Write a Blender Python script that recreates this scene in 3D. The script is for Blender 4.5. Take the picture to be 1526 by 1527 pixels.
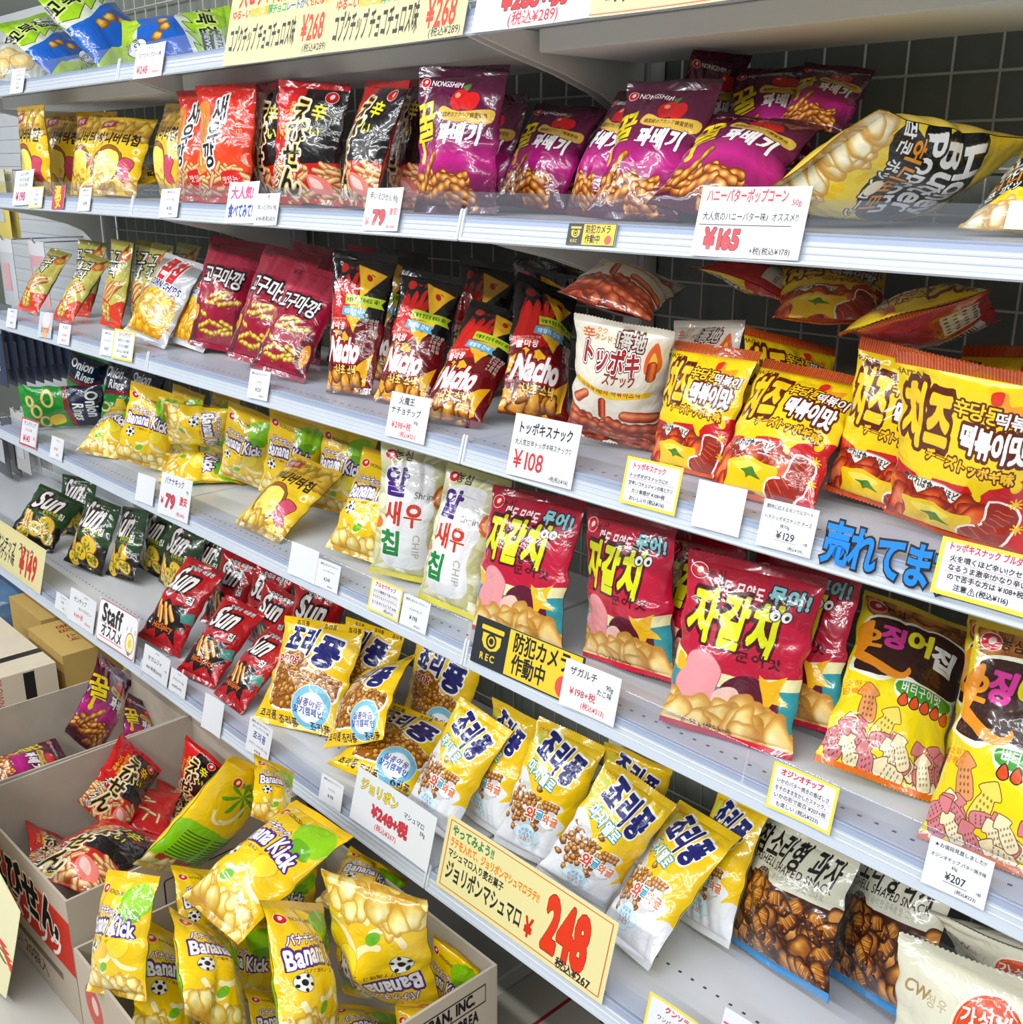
import bpy, bmesh, math, random
import numpy as np
from mathutils import Matrix, Vector

for o in list(bpy.data.objects):
    bpy.data.objects.remove(o)
SC = bpy.context.scene
COL = SC.collection

# ------------------------------------------------------------------ camera
cam_data = bpy.data.cameras.new('camera')
cam_data.sensor_fit = 'HORIZONTAL'
cam_data.sensor_width = 36.0
cam_data.lens = 1600.0 / 1526.0 * 36.0
cam_data.clip_start = 0.02
cam = bpy.data.objects.new('camera', cam_data)
COL.objects.link(cam)
right = Vector((0.68458401, 0.72892417, 0.00378055))
down = Vector((0.22255488, -0.20407257, -0.95332246))
fwd = Vector((-0.69412827, 0.65347069, -0.30193045))
cam.matrix_world = Matrix(((right.x, -down.x, -fwd.x, 1.35),
                           (right.y, -down.y, -fwd.y, -1.173),
                           (right.z, -down.z, -fwd.z, 1.60),
                           (0, 0, 0, 1)))
SC.camera = cam

# ------------------------------------------------------------------ world, lamps, exposure
world = bpy.data.worlds.new('world')
SC.world = world
world.use_nodes = True
bg = world.node_tree.nodes['Background']
bg.inputs[0].default_value = (0.93, 0.97, 1.0, 1)
bg.inputs[1].default_value = 0.27

def area_lamp(name, loc, sx, sy, power, rot=(0, 0, 0), color=(1, 1, 1)):
    d = bpy.data.lights.new(name, 'AREA')
    d.shape = 'RECTANGLE'
    d.size = sx
    d.size_y = sy
    d.energy = power
    d.color = color
    o = bpy.data.objects.new(name, d)
    o.location = loc
    o.rotation_euler = rot
    COL.objects.link(o)
    return o

# rows of fluorescent tubes along the aisle ceiling
area_lamp('ceiling_tube_lamp', (-0.6, -1.45, 2.75), 7.0, 0.10, 92, (math.radians(20), 0, 0), (0.97, 0.99, 1))
area_lamp('ceiling_tube_lamp', (-0.6, -2.9, 2.75), 7.0, 0.16, 190, (math.radians(38), 0, 0), (0.97, 0.99, 1))
area_lamp('ceiling_tube_lamp', (3.2, -1.2, 2.75), 0.16, 4.0, 60, (0, math.radians(25), 0), (0.97, 0.99, 1))
SC.view_settings.view_transform = 'Standard'
SC.view_settings.look = 'None'
SC.view_settings.exposure = -0.5
SC.view_settings.gamma = 1.0
SC.view_settings.use_curve_mapping = False

# ------------------------------------------------------------------ helpers
def tag(o, label=None, cat=None, group=None, kind=None):
    if label: o['label'] = label
    if cat: o['category'] = cat
    if group: o['group'] = group
    if kind: o['kind'] = kind
    return o

def empty(name, loc=(0, 0, 0)):
    o = bpy.data.objects.new(name, None)
    o.empty_display_size = 0.03
    o.location = loc
    COL.objects.link(o)
    return o

def link_mesh(name, me, mats, parent=None):
    if not isinstance(mats, (list, tuple)):
        mats = [mats]
    if not me.materials:
        for m in mats:
            me.materials.append(m)
    o = bpy.data.objects.new(name, me)
    COL.objects.link(o)
    if parent:
        o.parent = parent
    return o

class MB:
    """collects boxes, tubes and prisms into one mesh"""
    def __init__(s):
        s.v = []; s.f = []; s.mi = []; s.sm = []
    def add(s, verts, faces, mi=0, smooth=False):
        b = len(s.v)
        s.v += [tuple(v) for v in verts]
        for f in faces:
            s.f.append(tuple(i + b for i in f)); s.mi.append(mi); s.sm.append(smooth)
    def box(s, x0, x1, y0, y1, z0, z1, mi=0):
        s.add([(x0, y0, z0), (x1, y0, z0), (x1, y1, z0), (x0, y1, z0), (x0, y0, z1), (x1, y0, z1), (x1, y1, z1), (x0, y1, z1)],
              [(0, 3, 2, 1), (4, 5, 6, 7), (0, 1, 5, 4), (1, 2, 6, 5), (2, 3, 7, 6), (3, 0, 4, 7)], mi)
    def prism_x(s, x0, x1, yz, mi=0, smooth=False):
        n = len(yz)
        s.add([(x0, y, z) for y, z in yz] + [(x1, y, z) for y, z in yz],
              [tuple(range(n))] + [tuple(range(2 * n - 1, n - 1, -1))] +
              [((i + 1) % n, i, n + i, n + (i + 1) % n) for i in range(n)], mi, smooth)
    def tube(s, p, q, r, n=8, mi=0):
        p = Vector(p); q = Vector(q); d = (q - p).normalized()
        a = d.orthogonal().normalized(); b = d.cross(a)
        vs = []
        for c in (p, q):
            for i in range(n):
                t = 2 * math.pi * i / n
                vs.append(c + a * math.cos(t) * r + b * math.sin(t) * r)
        s.add(vs, [(i, (i + 1) % n, n + (i + 1) % n, n + i) for i in range(n)] + [tuple(range(n - 1, -1, -1)), tuple(range(n, 2 * n))], mi, True)
    def mesh(s, name, bevel=0):
        me = bpy.data.meshes.new(name)
        me.from_pydata(s.v, [], s.f)
        me.polygons.foreach_set('material_index', s.mi)
        me.polygons.foreach_set('use_smooth', s.sm)
        bm = bmesh.new(); bm.from_mesh(me)
        bmesh.ops.recalc_face_normals(bm, faces=bm.faces)
        if bevel:
            bmesh.ops.bevel(bm, geom=list(bm.edges), offset=bevel, segments=2, affect='EDGES', clamp_overlap=True)
        bm.to_mesh(me); bm.free()
        me.update()
        return me
    def build(s, name, mats, parent=None, bevel=0):
        return link_mesh(name, s.mesh(name, bevel), mats, parent)

# ------------------------------------------------------------------ materials
def lin(c):
    return tuple((x / 12.92 if x <= 0.04045 else ((x + 0.055) / 1.055) ** 2.4) for x in c[:3]) + (1,)

def principled(name, col, rough=0.5, metal=0.0, spec=0.5, coat=0.0, noise=0.0, nscale=30.0, bump=0.0):
    m = bpy.data.materials.new(name)
    m.use_nodes = True
    nt = m.node_tree
    b = nt.nodes['Principled BSDF']
    b.inputs['Base Color'].default_value = lin(col)
    b.inputs['Roughness'].default_value = rough
    b.inputs['Metallic'].default_value = metal
    b.inputs['Specular IOR Level'].default_value = spec
    b.inputs['Coat Weight'].default_value = coat
    b.inputs['Coat Roughness'].default_value = 0.08
    if noise or bump:
        tc = nt.nodes.new('ShaderNodeTexCoord')
        nz = nt.nodes.new('ShaderNodeTexNoise')
        nz.inputs['Scale'].default_value = nscale
        nz.inputs['Detail'].default_value = 4
        nt.links.new(tc.outputs['Object'], nz.inputs['Vector'])
        if noise:
            r = nt.nodes.new('ShaderNodeValToRGB')
            c = lin(col)
            r.color_ramp.elements[0].position = 0.3
            r.color_ramp.elements[1].position = 0.7
            r.color_ramp.elements[0].color = tuple(x * (1 - noise) for x in c[:3]) + (1,)
            r.color_ramp.elements[1].color = tuple(min(1, x * (1 + noise)) for x in c[:3]) + (1,)
            nt.links.new(nz.outputs['Fac'], r.inputs['Fac'])
            nt.links.new(r.outputs['Color'], b.inputs['Base Color'])
        if bump:
            bp = nt.nodes.new('ShaderNodeBump')
            bp.inputs['Strength'].default_value = bump
            bp.inputs['Distance'].default_value = 0.004
            nt.links.new(nz.outputs['Fac'], bp.inputs['Height'])
            nt.links.new(bp.outputs['Normal'], b.inputs['Normal'])
    return m

def clear_plastic(name, tint=(0.93, 0.96, 1.0), gloss=0.10, veil=0.10):
    m = bpy.data.materials.new(name)
    m.use_nodes = True
    nt = m.node_tree
    nt.nodes.clear()
    out = nt.nodes.new('ShaderNodeOutputMaterial')
    tr = nt.nodes.new('ShaderNodeBsdfTransparent')
    tr.inputs[0].default_value = tint + (1,)
    df = nt.nodes.new('ShaderNodeBsdfDiffuse')
    df.inputs[0].default_value = (0.85, 0.88, 0.93, 1)
    gl = nt.nodes.new('ShaderNodeBsdfGlossy')
    gl.inputs['Roughness'].default_value = 0.06
    lw = nt.nodes.new('ShaderNodeLayerWeight')
    lw.inputs[0].default_value = 0.5
    pw = nt.nodes.new('ShaderNodeMath'); pw.operation = 'POWER'
    pw.inputs[1].default_value = 4.0
    fr = nt.nodes.new('ShaderNodeMath'); fr.operation = 'MULTIPLY_ADD'
    fr.inputs[1].default_value = 0.22; fr.inputs[2].default_value = 0.015
    nt.links.new(lw.outputs['Facing'], pw.inputs[0]); nt.links.new(pw.outputs[0], fr.inputs[0])
    m1 = nt.nodes.new('ShaderNodeMixShader')
    m1.inputs[0].default_value = veil
    m2 = nt.nodes.new('ShaderNodeMixShader')
    nt.links.new(tr.outputs[0], m1.inputs[1]); nt.links.new(df.outputs[0], m1.inputs[2])
    nt.links.new(fr.outputs[0], m2.inputs[0])
    nt.links.new(m1.outputs[0], m2.inputs[1]); nt.links.new(gl.outputs[0], m2.inputs[2])
    nt.links.new(m2.outputs[0], out.inputs[0])
    return m

M = {}
M['white'] = principled('white_enamel', (0.84, 0.86, 0.88), 0.35, spec=0.5, noise=0.02, nscale=6)
M['rail'] = principled('rail_plastic', (0.76, 0.79, 0.83), 0.30, spec=0.5, noise=0.02, nscale=9)
M['under'] = principled('shelf_underside', (0.90, 0.90, 0.88), 0.5, noise=0.02, nscale=5)
M['post'] = principled('post_enamel', (0.82, 0.82, 0.80), 0.45, noise=0.03)
M['panel'] = principled('back_panel', (0.44, 0.46, 0.43), 0.7, noise=0.05, nscale=4)
M['wire'] = principled('mesh_wire', (0.74, 0.74, 0.70), 0.45, noise=0.02)
M['chrome'] = principled('hook_steel', (0.6, 0.62, 0.65), 0.25, metal=0.9, noise=0.03)
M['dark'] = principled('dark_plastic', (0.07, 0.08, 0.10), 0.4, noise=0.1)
M['clear'] = clear_plastic('clear_guard_plastic', (0.88, 0.90, 0.95), veil=0.045)
M['kraft'] = principled('grey_cardboard', (0.70, 0.66, 0.60), 0.85, spec=0.2, noise=0.05, nscale=18, bump=0.05)
M['kraft_y'] = principled('yellow_cardboard', (0.74, 0.62, 0.36), 0.8, spec=0.25, noise=0.05, nscale=14, bump=0.05)
M['kraft_w'] = principled('pale_cardboard', (0.82, 0.77, 0.68), 0.8, spec=0.25, noise=0.04, nscale=14, bump=0.05)
M['tape'] = principled('packing_tape', (0.12, 0.12, 0.13), 0.3, noise=0.1)
M['floor'] = None

# perforated shelf board: slots along the front edge, procedural
def board_material():
    m = principled('shelf_board_enamel', (0.82, 0.83, 0.85), 0.30, spec=0.5)
    nt = m.node_tree
    b = nt.nodes['Principled BSDF']
    tc = nt.nodes.new('ShaderNodeTexCoord')
    sp = nt.nodes.new('ShaderNodeSeparateXYZ')
    nt.links.new(tc.outputs['Object'], sp.inputs[0])
    def math_node(op, a, bb=None):
        n = nt.nodes.new('ShaderNodeMath'); n.operation = op
        for i, v in enumerate((a, bb)):
            if v is None: continue
            if isinstance(v, (int, float)): n.inputs[i].default_value = v
            else: nt.links.new(v, n.inputs[i])
        return n.outputs[0]
    fx = math_node('PINGPONG', sp.outputs['X'], 0.0125)
    inx = math_node('GREATER_THAN', fx, 0.0095)
    dy = math_node('ABSOLUTE', math_node('SUBTRACT', sp.outputs['Y'], 0.022))
    iny = math_node('LESS_THAN', dy, 0.0022)
    k = math_node('MULTIPLY', inx, iny)
    mx = nt.nodes.new('ShaderNodeMixRGB')
    mx.inputs[1].default_value = lin((0.82, 0.83, 0.85))
    mx.inputs[2].default_value = lin((0.25, 0.27, 0.30))
    nt.links.new(k, mx.inputs[0])
    nt.links.new(mx.outputs[0], b.inputs['Base Color'])
    return m
M['board'] = board_material()

# ------------------------------------------------------------------ printed artwork, drawn in code
GL = {}
EM = 80
_txt = None
def _glyph(ch):
    """alpha mask of one character on an EM grid, and its advance"""
    global _txt
    if ch in GL:
        return GL[ch]
    if _txt is None:
        c = bpy.data.curves.new('type', 'FONT')
        c.resolution_u = 3
        _txt = bpy.data.objects.new('type', c)
        COL.objects.link(_txt)
    _txt.data.body = ch
    dg = bpy.context.evaluated_depsgraph_get()
    ev = _txt.evaluated_get(dg)
    me = ev.to_mesh()
    H = int(EM * 1.3); W = int(EM * 1.4)
    mask = np.zeros((H, W), np.float32)
    if me is None or len(me.vertices) == 0:
        ev.to_mesh_clear()
        GL[ch] = (mask[:, :8], 0.33)
        return GL[ch]
    me.calc_loop_triangles()
    v = np.empty(len(me.vertices) * 3, np.float32); me.vertices.foreach_get('co', v); v = v.reshape(-1, 3)[:, :2]
    t = np.empty(len(me.loop_triangles) * 3, np.int32); me.loop_triangles.foreach_get('vertices', t); t = t.reshape(-1, 3)
    ev.to_mesh_clear()
    xmax = float(v[:, 0].max()); xmin = float(v[:, 0].min())
    adv = 1.0 if ord(ch) > 0x2000 and ch not in '\u2019' else xmax + max(0.05, min(xmin, 0.09))
    px = v[:, 0] * EM + 4
    py = (0.95 - v[:, 1]) * EM
    for a, b, c in t:
        x0, x1, x2 = px[a], px[b], px[c]; y0, y1, y2 = py[a], py[b], py[c]
        xa = max(0, int(min(x0, x1, x2)) - 1); xb = min(W, int(max(x0, x1, x2)) + 2)
        ya = max(0, int(min(y0, y1, y2)) - 1); yb = min(H, int(max(y0, y1, y2)) + 2)
        if xb <= xa or yb <= ya: continue
        gx = np.arange(xa, xb)[None, :] + 0.0; gy = np.arange(ya, yb)[:, None] + 0.0
        d = (x1 - x0) * (y2 - y0) - (x2 - x0) * (y1 - y0)
        if abs(d) < 1e-9: continue
        w1 = ((gx - x0) * (y2 - y0) - (x2 - x0) * (gy - y0)) / d
        w2 = ((x1 - x0) * (gy - y0) - (gx - x0) * (y1 - y0)) / d
        e = -0.004
        ins = (w1 >= e) & (w2 >= e) & (w1 + w2 <= 1 - e)
        mask[ya:yb, xa:xb] = np.maximum(mask[ya:yb, xa:xb], ins)
    GL[ch] = (mask, adv)
    return GL[ch]

def dilate(m, r):
    r = int(round(r))
    for i in range(r):
        n = m.copy()
        n[1:] = np.maximum(n[1:], m[:-1]); n[:-1] = np.maximum(n[:-1], m[1:])
        n[:, 1:] = np.maximum(n[:, 1:], m[:, :-1]); n[:, :-1] = np.maximum(n[:, :-1], m[:, 1:])
        if i % 2:
            n[1:, 1:] = np.maximum(n[1:, 1:], m[:-1, :-1]); n[:-1, :-1] = np.maximum(n[:-1, :-1], m[1:, 1:])
            n[1:, :-1] = np.maximum(n[1:, :-1], m[:-1, 1:]); n[:-1, 1:] = np.maximum(n[:-1, 1:], m[1:, :-1])
        m = n
    return m

def smooth_closed(pts, n=8):
    p = np.array(pts, float); k = len(p); out = []
    for i in range(k):
        a, b, c, d = p[i - 1], p[i], p[(i + 1) % k], p[(i + 2) % k]
        for j in range(n):
            t = j / n
            out.append(0.5 * (2 * b + (c - a) * t + (2 * a - 5 * b + 4 * c - d) * t * t + (3 * b - a - 3 * c + d) * t ** 3))
    return np.array(out)

class Art:
    """x and y are percent of the width and of the height, sizes are percent of the width"""
    def __init__(s, asp, bgc, px=448):
        s.w = px; s.h = max(8, int(px * asp)); s.k = px / 100.0; s.ky = s.h / 100.0
        s.a = np.empty((s.h, s.w, 3), np.float32); s.a[:] = bgc
    def _blend(s, x0, y0, m, col):
        h, w = m.shape
        xa, ya = max(0, x0), max(0, y0); xb, yb = min(s.w, x0 + w), min(s.h, y0 + h)
        if xb <= xa or yb <= ya: return
        mm = m[ya - y0:yb - y0, xa - x0:xb - x0, None]
        s.a[ya:yb, xa:xb] = s.a[ya:yb, xa:xb] * (1 - mm) + np.array(col, np.float32) * mm
    def rect(s, x0, y0, x1, y1, col, al=1.0):
        xa, xb = int(x0 * s.k), int(x1 * s.k); ya, yb = int(y0 * s.ky), int(y1 * s.ky)
        xa, ya = max(0, xa), max(0, ya)
        s.a[ya:yb, xa:xb] = s.a[ya:yb, xa:xb] * (1 - al) + np.array(col, np.float32) * al
    def grad(s, y0, c0, y1, c1, x0=0, x1=100):
        ya, yb = int(y0 * s.ky), int(y1 * s.ky); n = max(1, yb - ya)
        t = np.linspace(0, 1, n)[:, None, None]
        s.a[ya:yb, int(x0 * s.k):int(x1 * s.k)] = (np.array(c0) * (1 - t) + np.array(c1) * t)[:max(0, s.h - ya)]
    def poly(s, pts, col, smooth=0, line=None, al=1.0):
        p = smooth_closed(pts, smooth) if smooth else np.array(pts, float)
        X = p[:, 0] * s.k; Y = p[:, 1] * s.ky
        x0 = max(0, int(X.min()) - 8); x1 = min(s.w, int(X.max()) + 9); y0 = max(0, int(Y.min()) - 8); y1 = min(s.h, int(Y.max()) + 9)
        if x1 <= x0 or y1 <= y0: return
        gx = np.arange(x0, x1)[None, :] + 0.5; gy = np.arange(y0, y1)[:, None] + 0.5
        ins = np.zeros((y1 - y0, x1 - x0), bool)
        for i in range(len(X)):
            xa, ya, xb, yb = X[i - 1], Y[i - 1], X[i], Y[i]
            if ya == yb: continue
            ins ^= ((ya > gy) != (yb > gy)) & (gx < (xb - xa) * (gy - ya) / (yb - ya) + xa)
        m = ins.astype(np.float32)
        if line:
            s._blend(x0, y0, dilate(m, line[1] * s.k), line[0])
        s._blend(x0, y0, m * al, col)
    def ell(s, cx, cy, rx, ry, col, rot=0, line=None, al=1.0):
        if line:
            s.ell(cx, cy, rx + line[1], ry + line[1], line[0], rot)
        X, Y, A, B = cx * s.k, cy * s.ky, max(rx * s.k, .6), max(ry * s.k, .6)
        R = int(max(A, B)) + 2
        x0, y0 = int(X) - R, int(Y) - R
        gx = np.arange(x0, x0 + 2 * R + 1)[None, :] + .5 - X; gy = np.arange(y0, y0 + 2 * R + 1)[:, None] + .5 - Y
        c, sn = math.cos(rot), math.sin(rot)
        u = (gx * c + gy * sn) / A; v = (-gx * sn + gy * c) / B
        m = np.clip((1 - np.sqrt(u * u + v * v)) * min(A, B) + .5, 0, 1).astype(np.float32) * al
        s._blend(x0, y0, m, col)
    def ring(s, cx, cy, r, w, col, inner):
        s.ell(cx, cy, r, r, col); s.ell(cx, cy, r - w, r - w, inner)
    def rrect(s, x0, y0, x1, y1, r, col, line=None):
        h = r * s.k / s.ky
        p = []
        for cx, cy, a in ((x1 - r, y0 + h, -90), (x1 - r, y1 - h, 0), (x0 + r, y1 - h, 90), (x0 + r, y0 + h, 180)):
            for i in range(5):
                t = math.radians(a + i * 22.5)
                p.append((cx + r * math.cos(t), cy + h * math.sin(t)))
        s.poly(p, col, line=line)
    def stick(s, x, y, L, wd, ang, col, rim, hi=None, bands=0, bandc=None):
        """printed picture of a rod-shaped snack: rounded, with an optional twist or ridges"""
        X, Y = x * s.k, y * s.ky; hl = L * s.k / 2; r = wd * s.k / 2
        hl = max(0, hl - r)
        c, sn = math.cos(ang), math.sin(ang)
        bx = int(abs(hl * c) + r * 1.15) + 2; by = int(abs(hl * sn) + r * 1.15) + 2
        x0, y0 = int(X) - bx, int(Y) - by
        xa, xb = max(0, x0), min(s.w, x0 + 2 * bx); ya, yb = max(0, y0), min(s.h, y0 + 2 * by)
        if xb <= xa or yb <= ya: return
        gx = np.arange(xa, xb)[None, :] + .5 - X; gy = np.arange(ya, yb)[:, None] + .5 - Y
        u = gx * c + gy * sn; v = -gx * sn + gy * c
        rr = r
        if bands: rr = r * (1 + .10 * np.sin(u / r * 3.1 + v / r * 1.2))
        d = np.hypot(np.maximum(np.abs(u) - hl, 0), v) / rr
        al = np.clip((1.08 - d) * r * .8, 0, 1)[..., None]
        t = v / r if c >= 0 else -v / r
        sh = np.clip(1 - np.abs(t + .25) * .9, 0, 1) ** 1.2 * np.clip((1.02 - d) * 3, 0, 1)
        if bands:
            w = .5 + .5 * np.sin(u / r * 3.1 + v / r * 1.2)
            sh = sh * (.45 + .55 * w)
        sh = sh[..., None]
        rim = np.array(rim, np.float32); col = np.array(col, np.float32); hi = np.array(hi if hi is not None else col, np.float32)
        px = np.where(sh < .5, rim + (col - rim) * (sh * 2), col + (hi - col) * (sh * 2 - 1))
        s.a[ya:yb, xa:xb] = s.a[ya:yb, xa:xb] * (1 - al) + px * al
    def lump(s, x, y, rx, ry, ang, col, rim, hi, ph=0.0, rough=.12):
        """printed picture of a lumpy snack piece, softly modelled"""
        X, Y = x * s.k, y * s.ky; A, B = max(rx * s.k, 1), max(ry * s.k, 1)
        R = int(max(A, B) * 1.25) + 2
        xa, xb = max(0, int(X) - R), min(s.w, int(X) + R); ya, yb = max(0, int(Y) - R), min(s.h, int(Y) + R)
        if xb <= xa or yb <= ya: return
        gx = np.arange(xa, xb)[None, :] + .5 - X; gy = np.arange(ya, yb)[:, None] + .5 - Y
        c, sn = math.cos(ang), math.sin(ang)
        u = (gx * c + gy * sn) / A; v = (-gx * sn + gy * c) / B
        th = np.arctan2(v, u)
        d = np.hypot(u, v) / (1 + rough * np.sin(th * 3 + ph) + rough * .6 * np.sin(th * 5 + ph * 2))
        al = np.clip((1.05 - d) * min(A, B) * .7, 0, 1)[..., None]
        lx, ly = gx / max(A, B), gy / max(A, B)
        q = np.hypot(lx + .25, ly + .32)
        sh = np.clip(1.05 - q * .85, 0, 1) * np.clip((1.05 - d) * 2.6, 0, 1) * (.86 + .14 * np.sin(u * 7 + ph) * np.sin(v * 6 + ph))
        sh = np.clip(sh, 0, 1)[..., None]
        rim = np.array(rim, np.float32); col = np.array(col, np.float32); hi = np.array(hi, np.float32)
        px = np.where(sh < .5, rim + (col - rim) * (sh * 2), col + (hi - col) * (sh * 2 - 1))
        s.a[ya:yb, xa:xb] = s.a[ya:yb, xa:xb] * (1 - al) + px * al
    def chips(s, region, n, r, base, rim, hi, seed=1, el=1.5, jit=.08):
        rg = random.Random(seed); x0, y0, x1, y1 = region
        for i in range(n):
            x = rg.uniform(x0, x1); y = y0 + (y1 - y0) * rg.random()
            rr = r * rg.uniform(.75, 1.25); an = rg.uniform(0, 3.14); j = rg.uniform(-jit, jit)
            cc = [min(1, max(0, c + j)) for c in base]
            s.lump(x, y, rr * el, rr, an, cc, rim, hi, rg.uniform(0, 6))
    def sticks(s, region, n, L, wd, col, rim, hi, seed=1, ang=(0, 3.14), bands=0, bandc=None):
        rg = random.Random(seed); x0, y0, x1, y1 = region
        for i in range(n):
            s.stick(rg.uniform(x0, x1), rg.uniform(y0, y1), L * rg.uniform(.7, 1.2), wd * rg.uniform(.8, 1.15), rg.uniform(*ang), col, rim, hi, bands, bandc)
    def text(s, st, cx, cy, size, col, bold=0.0, rot=0.0, out=(), sx=1.0, shear=0.0, vert=False, sp=1.0, anchor='c', rise=0.0, fit=None):
        """size: em height in percent of the width; bold and outline widths in em; fit: max length in percent"""
        cells = [_glyph(ch) for ch in st]
        pad = int(EM * (0.12 + bold + max([w for _, w in out], default=0)))
        h0, step = int(EM * 1.3), []
        if vert:
            W = int(EM * 1.4) + 2 * pad; Hh = int(EM * sp * len(st)) + int(EM * .35) + 2 * pad
        else:
            W = int(sum(a for _, a in cells) * EM * sp) + int(EM * .45) + 2 * pad; Hh = h0 + 2 * pad + int(abs(rise) * EM)
        m = np.zeros((Hh, W), np.float32)
        pos = pad
        for i, (g, adv) in enumerate(cells):
            if vert: y, x = pos, pad
            else:
                x = pos; y = pad + (int(rise * EM * (1 - (2 * i / max(1, len(cells) - 1) - 1) ** 2)) if rise < 0 else 0)
                if rise < 0: y = pad + int(-rise * EM * ((2 * i / max(1, len(cells) - 1) - 1) ** 2))
                elif rise > 0: y = pad + int(rise * EM * i / max(1, len(cells) - 1))
            gh, gw = g.shape
            gh = min(gh, Hh - y); gw = min(gw, W - x)
            m[y:y + gh, x:x + gw] = np.maximum(m[y:y + gh, x:x + gw], g[:gh, :gw])
            pos += int((1.0 if vert else adv) * EM * sp)
        if bold: m = dilate(m, max(1, bold * EM * .5))
        layers = []
        for c, w in sorted(out, key=lambda q: -q[1]):
            layers.append((dilate(m, w * EM), c))
        layers.append((m, col))
        k = size * s.k / EM
        kx = k * sx
        if fit and W * kx > fit * s.k: kx = fit * s.k / W
        c, sn = math.cos(rot), math.sin(rot)
        hw, hh = W * kx / 2, Hh * k / 2
        R = int(math.hypot(hw, hh) + abs(shear) * hh) + 2
        X, Y = cx * s.k, cy * s.ky
        if anchor == 'l':
            X += (hw - pad * kx) * c; Y += (hw - pad * kx) * sn
        bw = int(abs(hw * c) + abs(hh * sn) + abs(shear) * hh) + 2; bh = int(abs(hw * sn) + abs(hh * c) + abs(shear) * hh) + 2
        x0, y0 = int(X) - bw, int(Y) - bh
        gx = np.arange(x0, x0 + 2 * bw)[None, :] + .5 - X; gy = np.arange(y0, y0 + 2 * bh)[:, None] + .5 - Y
        u = gx * c + gy * sn; v = -gx * sn + gy * c
        u = u + shear * v
        U = u / kx + W / 2 - .5; V = v / k + Hh / 2 - .5
        ok = (U >= 0) & (U < W - 1) & (V >= 0) & (V < Hh - 1)
        Ui = np.clip(U, 0, W - 1.001); Vi = np.clip(V, 0, Hh - 1.001)
        ui = Ui.astype(int); vi = Vi.astype(int); fu = Ui - ui; fv = Vi - vi
        for lm, col_ in layers:
            a = (lm[vi, ui] * (1 - fu) + lm[vi, ui + 1] * fu) * (1 - fv) + (lm[vi + 1, ui] * (1 - fu) + lm[vi + 1, ui + 1] * fu) * fv
            if k > .3: a = np.clip((a - .5) * 2.0 + .5, 0, 1)
            s._blend(x0, y0, (a * ok).astype(np.float32), col_)
    def image(s, name):
        im = bpy.data.images.new(name, s.w, s.h)
        buf = np.ones((s.h, s.w, 4), np.float32)
        buf[..., :3] = np.clip(s.a[::-1], 0, 1)
        im.pixels.foreach_set(buf.ravel())
        im.update(); im.pack()
        return im

def print_material(name, im, rough=0.24, coat=0.75, spec=0.5, bump=0.30, bscale=26.0):
    m = bpy.data.materials.new(name)
    m.use_nodes = True
    nt = m.node_tree
    b = nt.nodes['Principled BSDF']
    ti = nt.nodes.new('ShaderNodeTexImage')
    ti.image = im; ti.extension = 'EXTEND'
    uv = nt.nodes.new('ShaderNodeUVMap')
    nt.links.new(uv.outputs[0], ti.inputs[0])
    nt.links.new(ti.outputs[0], b.inputs['Base Color'])
    b.inputs['Roughness'].default_value = rough
    b.inputs['Specular IOR Level'].default_value = spec
    b.inputs['Coat Weight'].default_value = coat
    b.inputs['Coat Roughness'].default_value = 0.04
    if bump:
        tc = nt.nodes.new('ShaderNodeTexCoord')
        nz = nt.nodes.new('ShaderNodeTexNoise')
        nz.inputs['Scale'].default_value = bscale
        nz.inputs['Detail'].default_value = 2.5
        nz.inputs['Distortion'].default_value = 1.2
        bp = nt.nodes.new('ShaderNodeBump')
        bp.inputs['Strength'].default_value = bump
        bp.inputs['Distance'].default_value = 0.012
        nt.links.new(tc.outputs['Object'], nz.inputs['Vector'])
        nt.links.new(nz.outputs['Fac'], bp.inputs['Height'])
        nt.links.new(bp.outputs['Normal'], b.inputs['Normal'])
        nt.links.new(bp.outputs['Normal'], b.inputs['Coat Normal'])
    return m

WHT = (.97, .97, .96); BLK = (.06, .06, .07); RED = (.85, .10, .12); NAVY = (.10, .12, .42)
def drop_logo(a, x, y, r, txt=None, tc=BLK, ts=5.0, rot=0.0):
    a.ell(x, y, r * 1.35, r, (.82, .05, .08), rot, line=(WHT, .6))
    a.ell(x + r * .1, y - r * .1, r * .55, r * .42, (.98, .9, .88), rot - .6)
    if txt:
        a.text(txt, x + r * 1.8 * math.cos(rot), y + r * 1.8 * math.sin(rot) * a.k / a.ky, ts, tc, .02, rot, anchor='l')

# ------------------------------------------------------------------ floor and gondola
def floor_material():
    m = principled('floor_tile', (0.74, 0.73, 0.70), 0.35, spec=0.5)
    nt = m.node_tree; b = nt.nodes['Principled BSDF']
    tc = nt.nodes.new('ShaderNodeTexCoord')
    br = nt.nodes.new('ShaderNodeTexBrick')
    br.offset = 0.0
    br.inputs['Scale'].default_value = 1.0
    br.inputs['Brick Width'].default_value = 0.45
    br.inputs['Row Height'].default_value = 0.45
    br.inputs['Mortar Size'].default_value = 0.004
    br.inputs['Color1'].default_value = lin((0.74, 0.73, 0.70)); br.inputs['Color2'].default_value = lin((0.71, 0.70, 0.67))
    br.inputs['Mortar'].default_value = lin((0.82, 0.81, 0.78))
    nt.links.new(tc.outputs['Object'], br.inputs['Vector'])
    nt.links.new(br.outputs['Color'], b.inputs['Base Color'])
    return m
mb = MB(); mb.box(-6, 4, -5, 1.2, -0.05, 0.0)
tag(mb.build('floor', floor_material()), kind='structure')
mb = MB(); mb.box(-6, 4, 0.62, 0.70, 0.0, 2.6)
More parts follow.
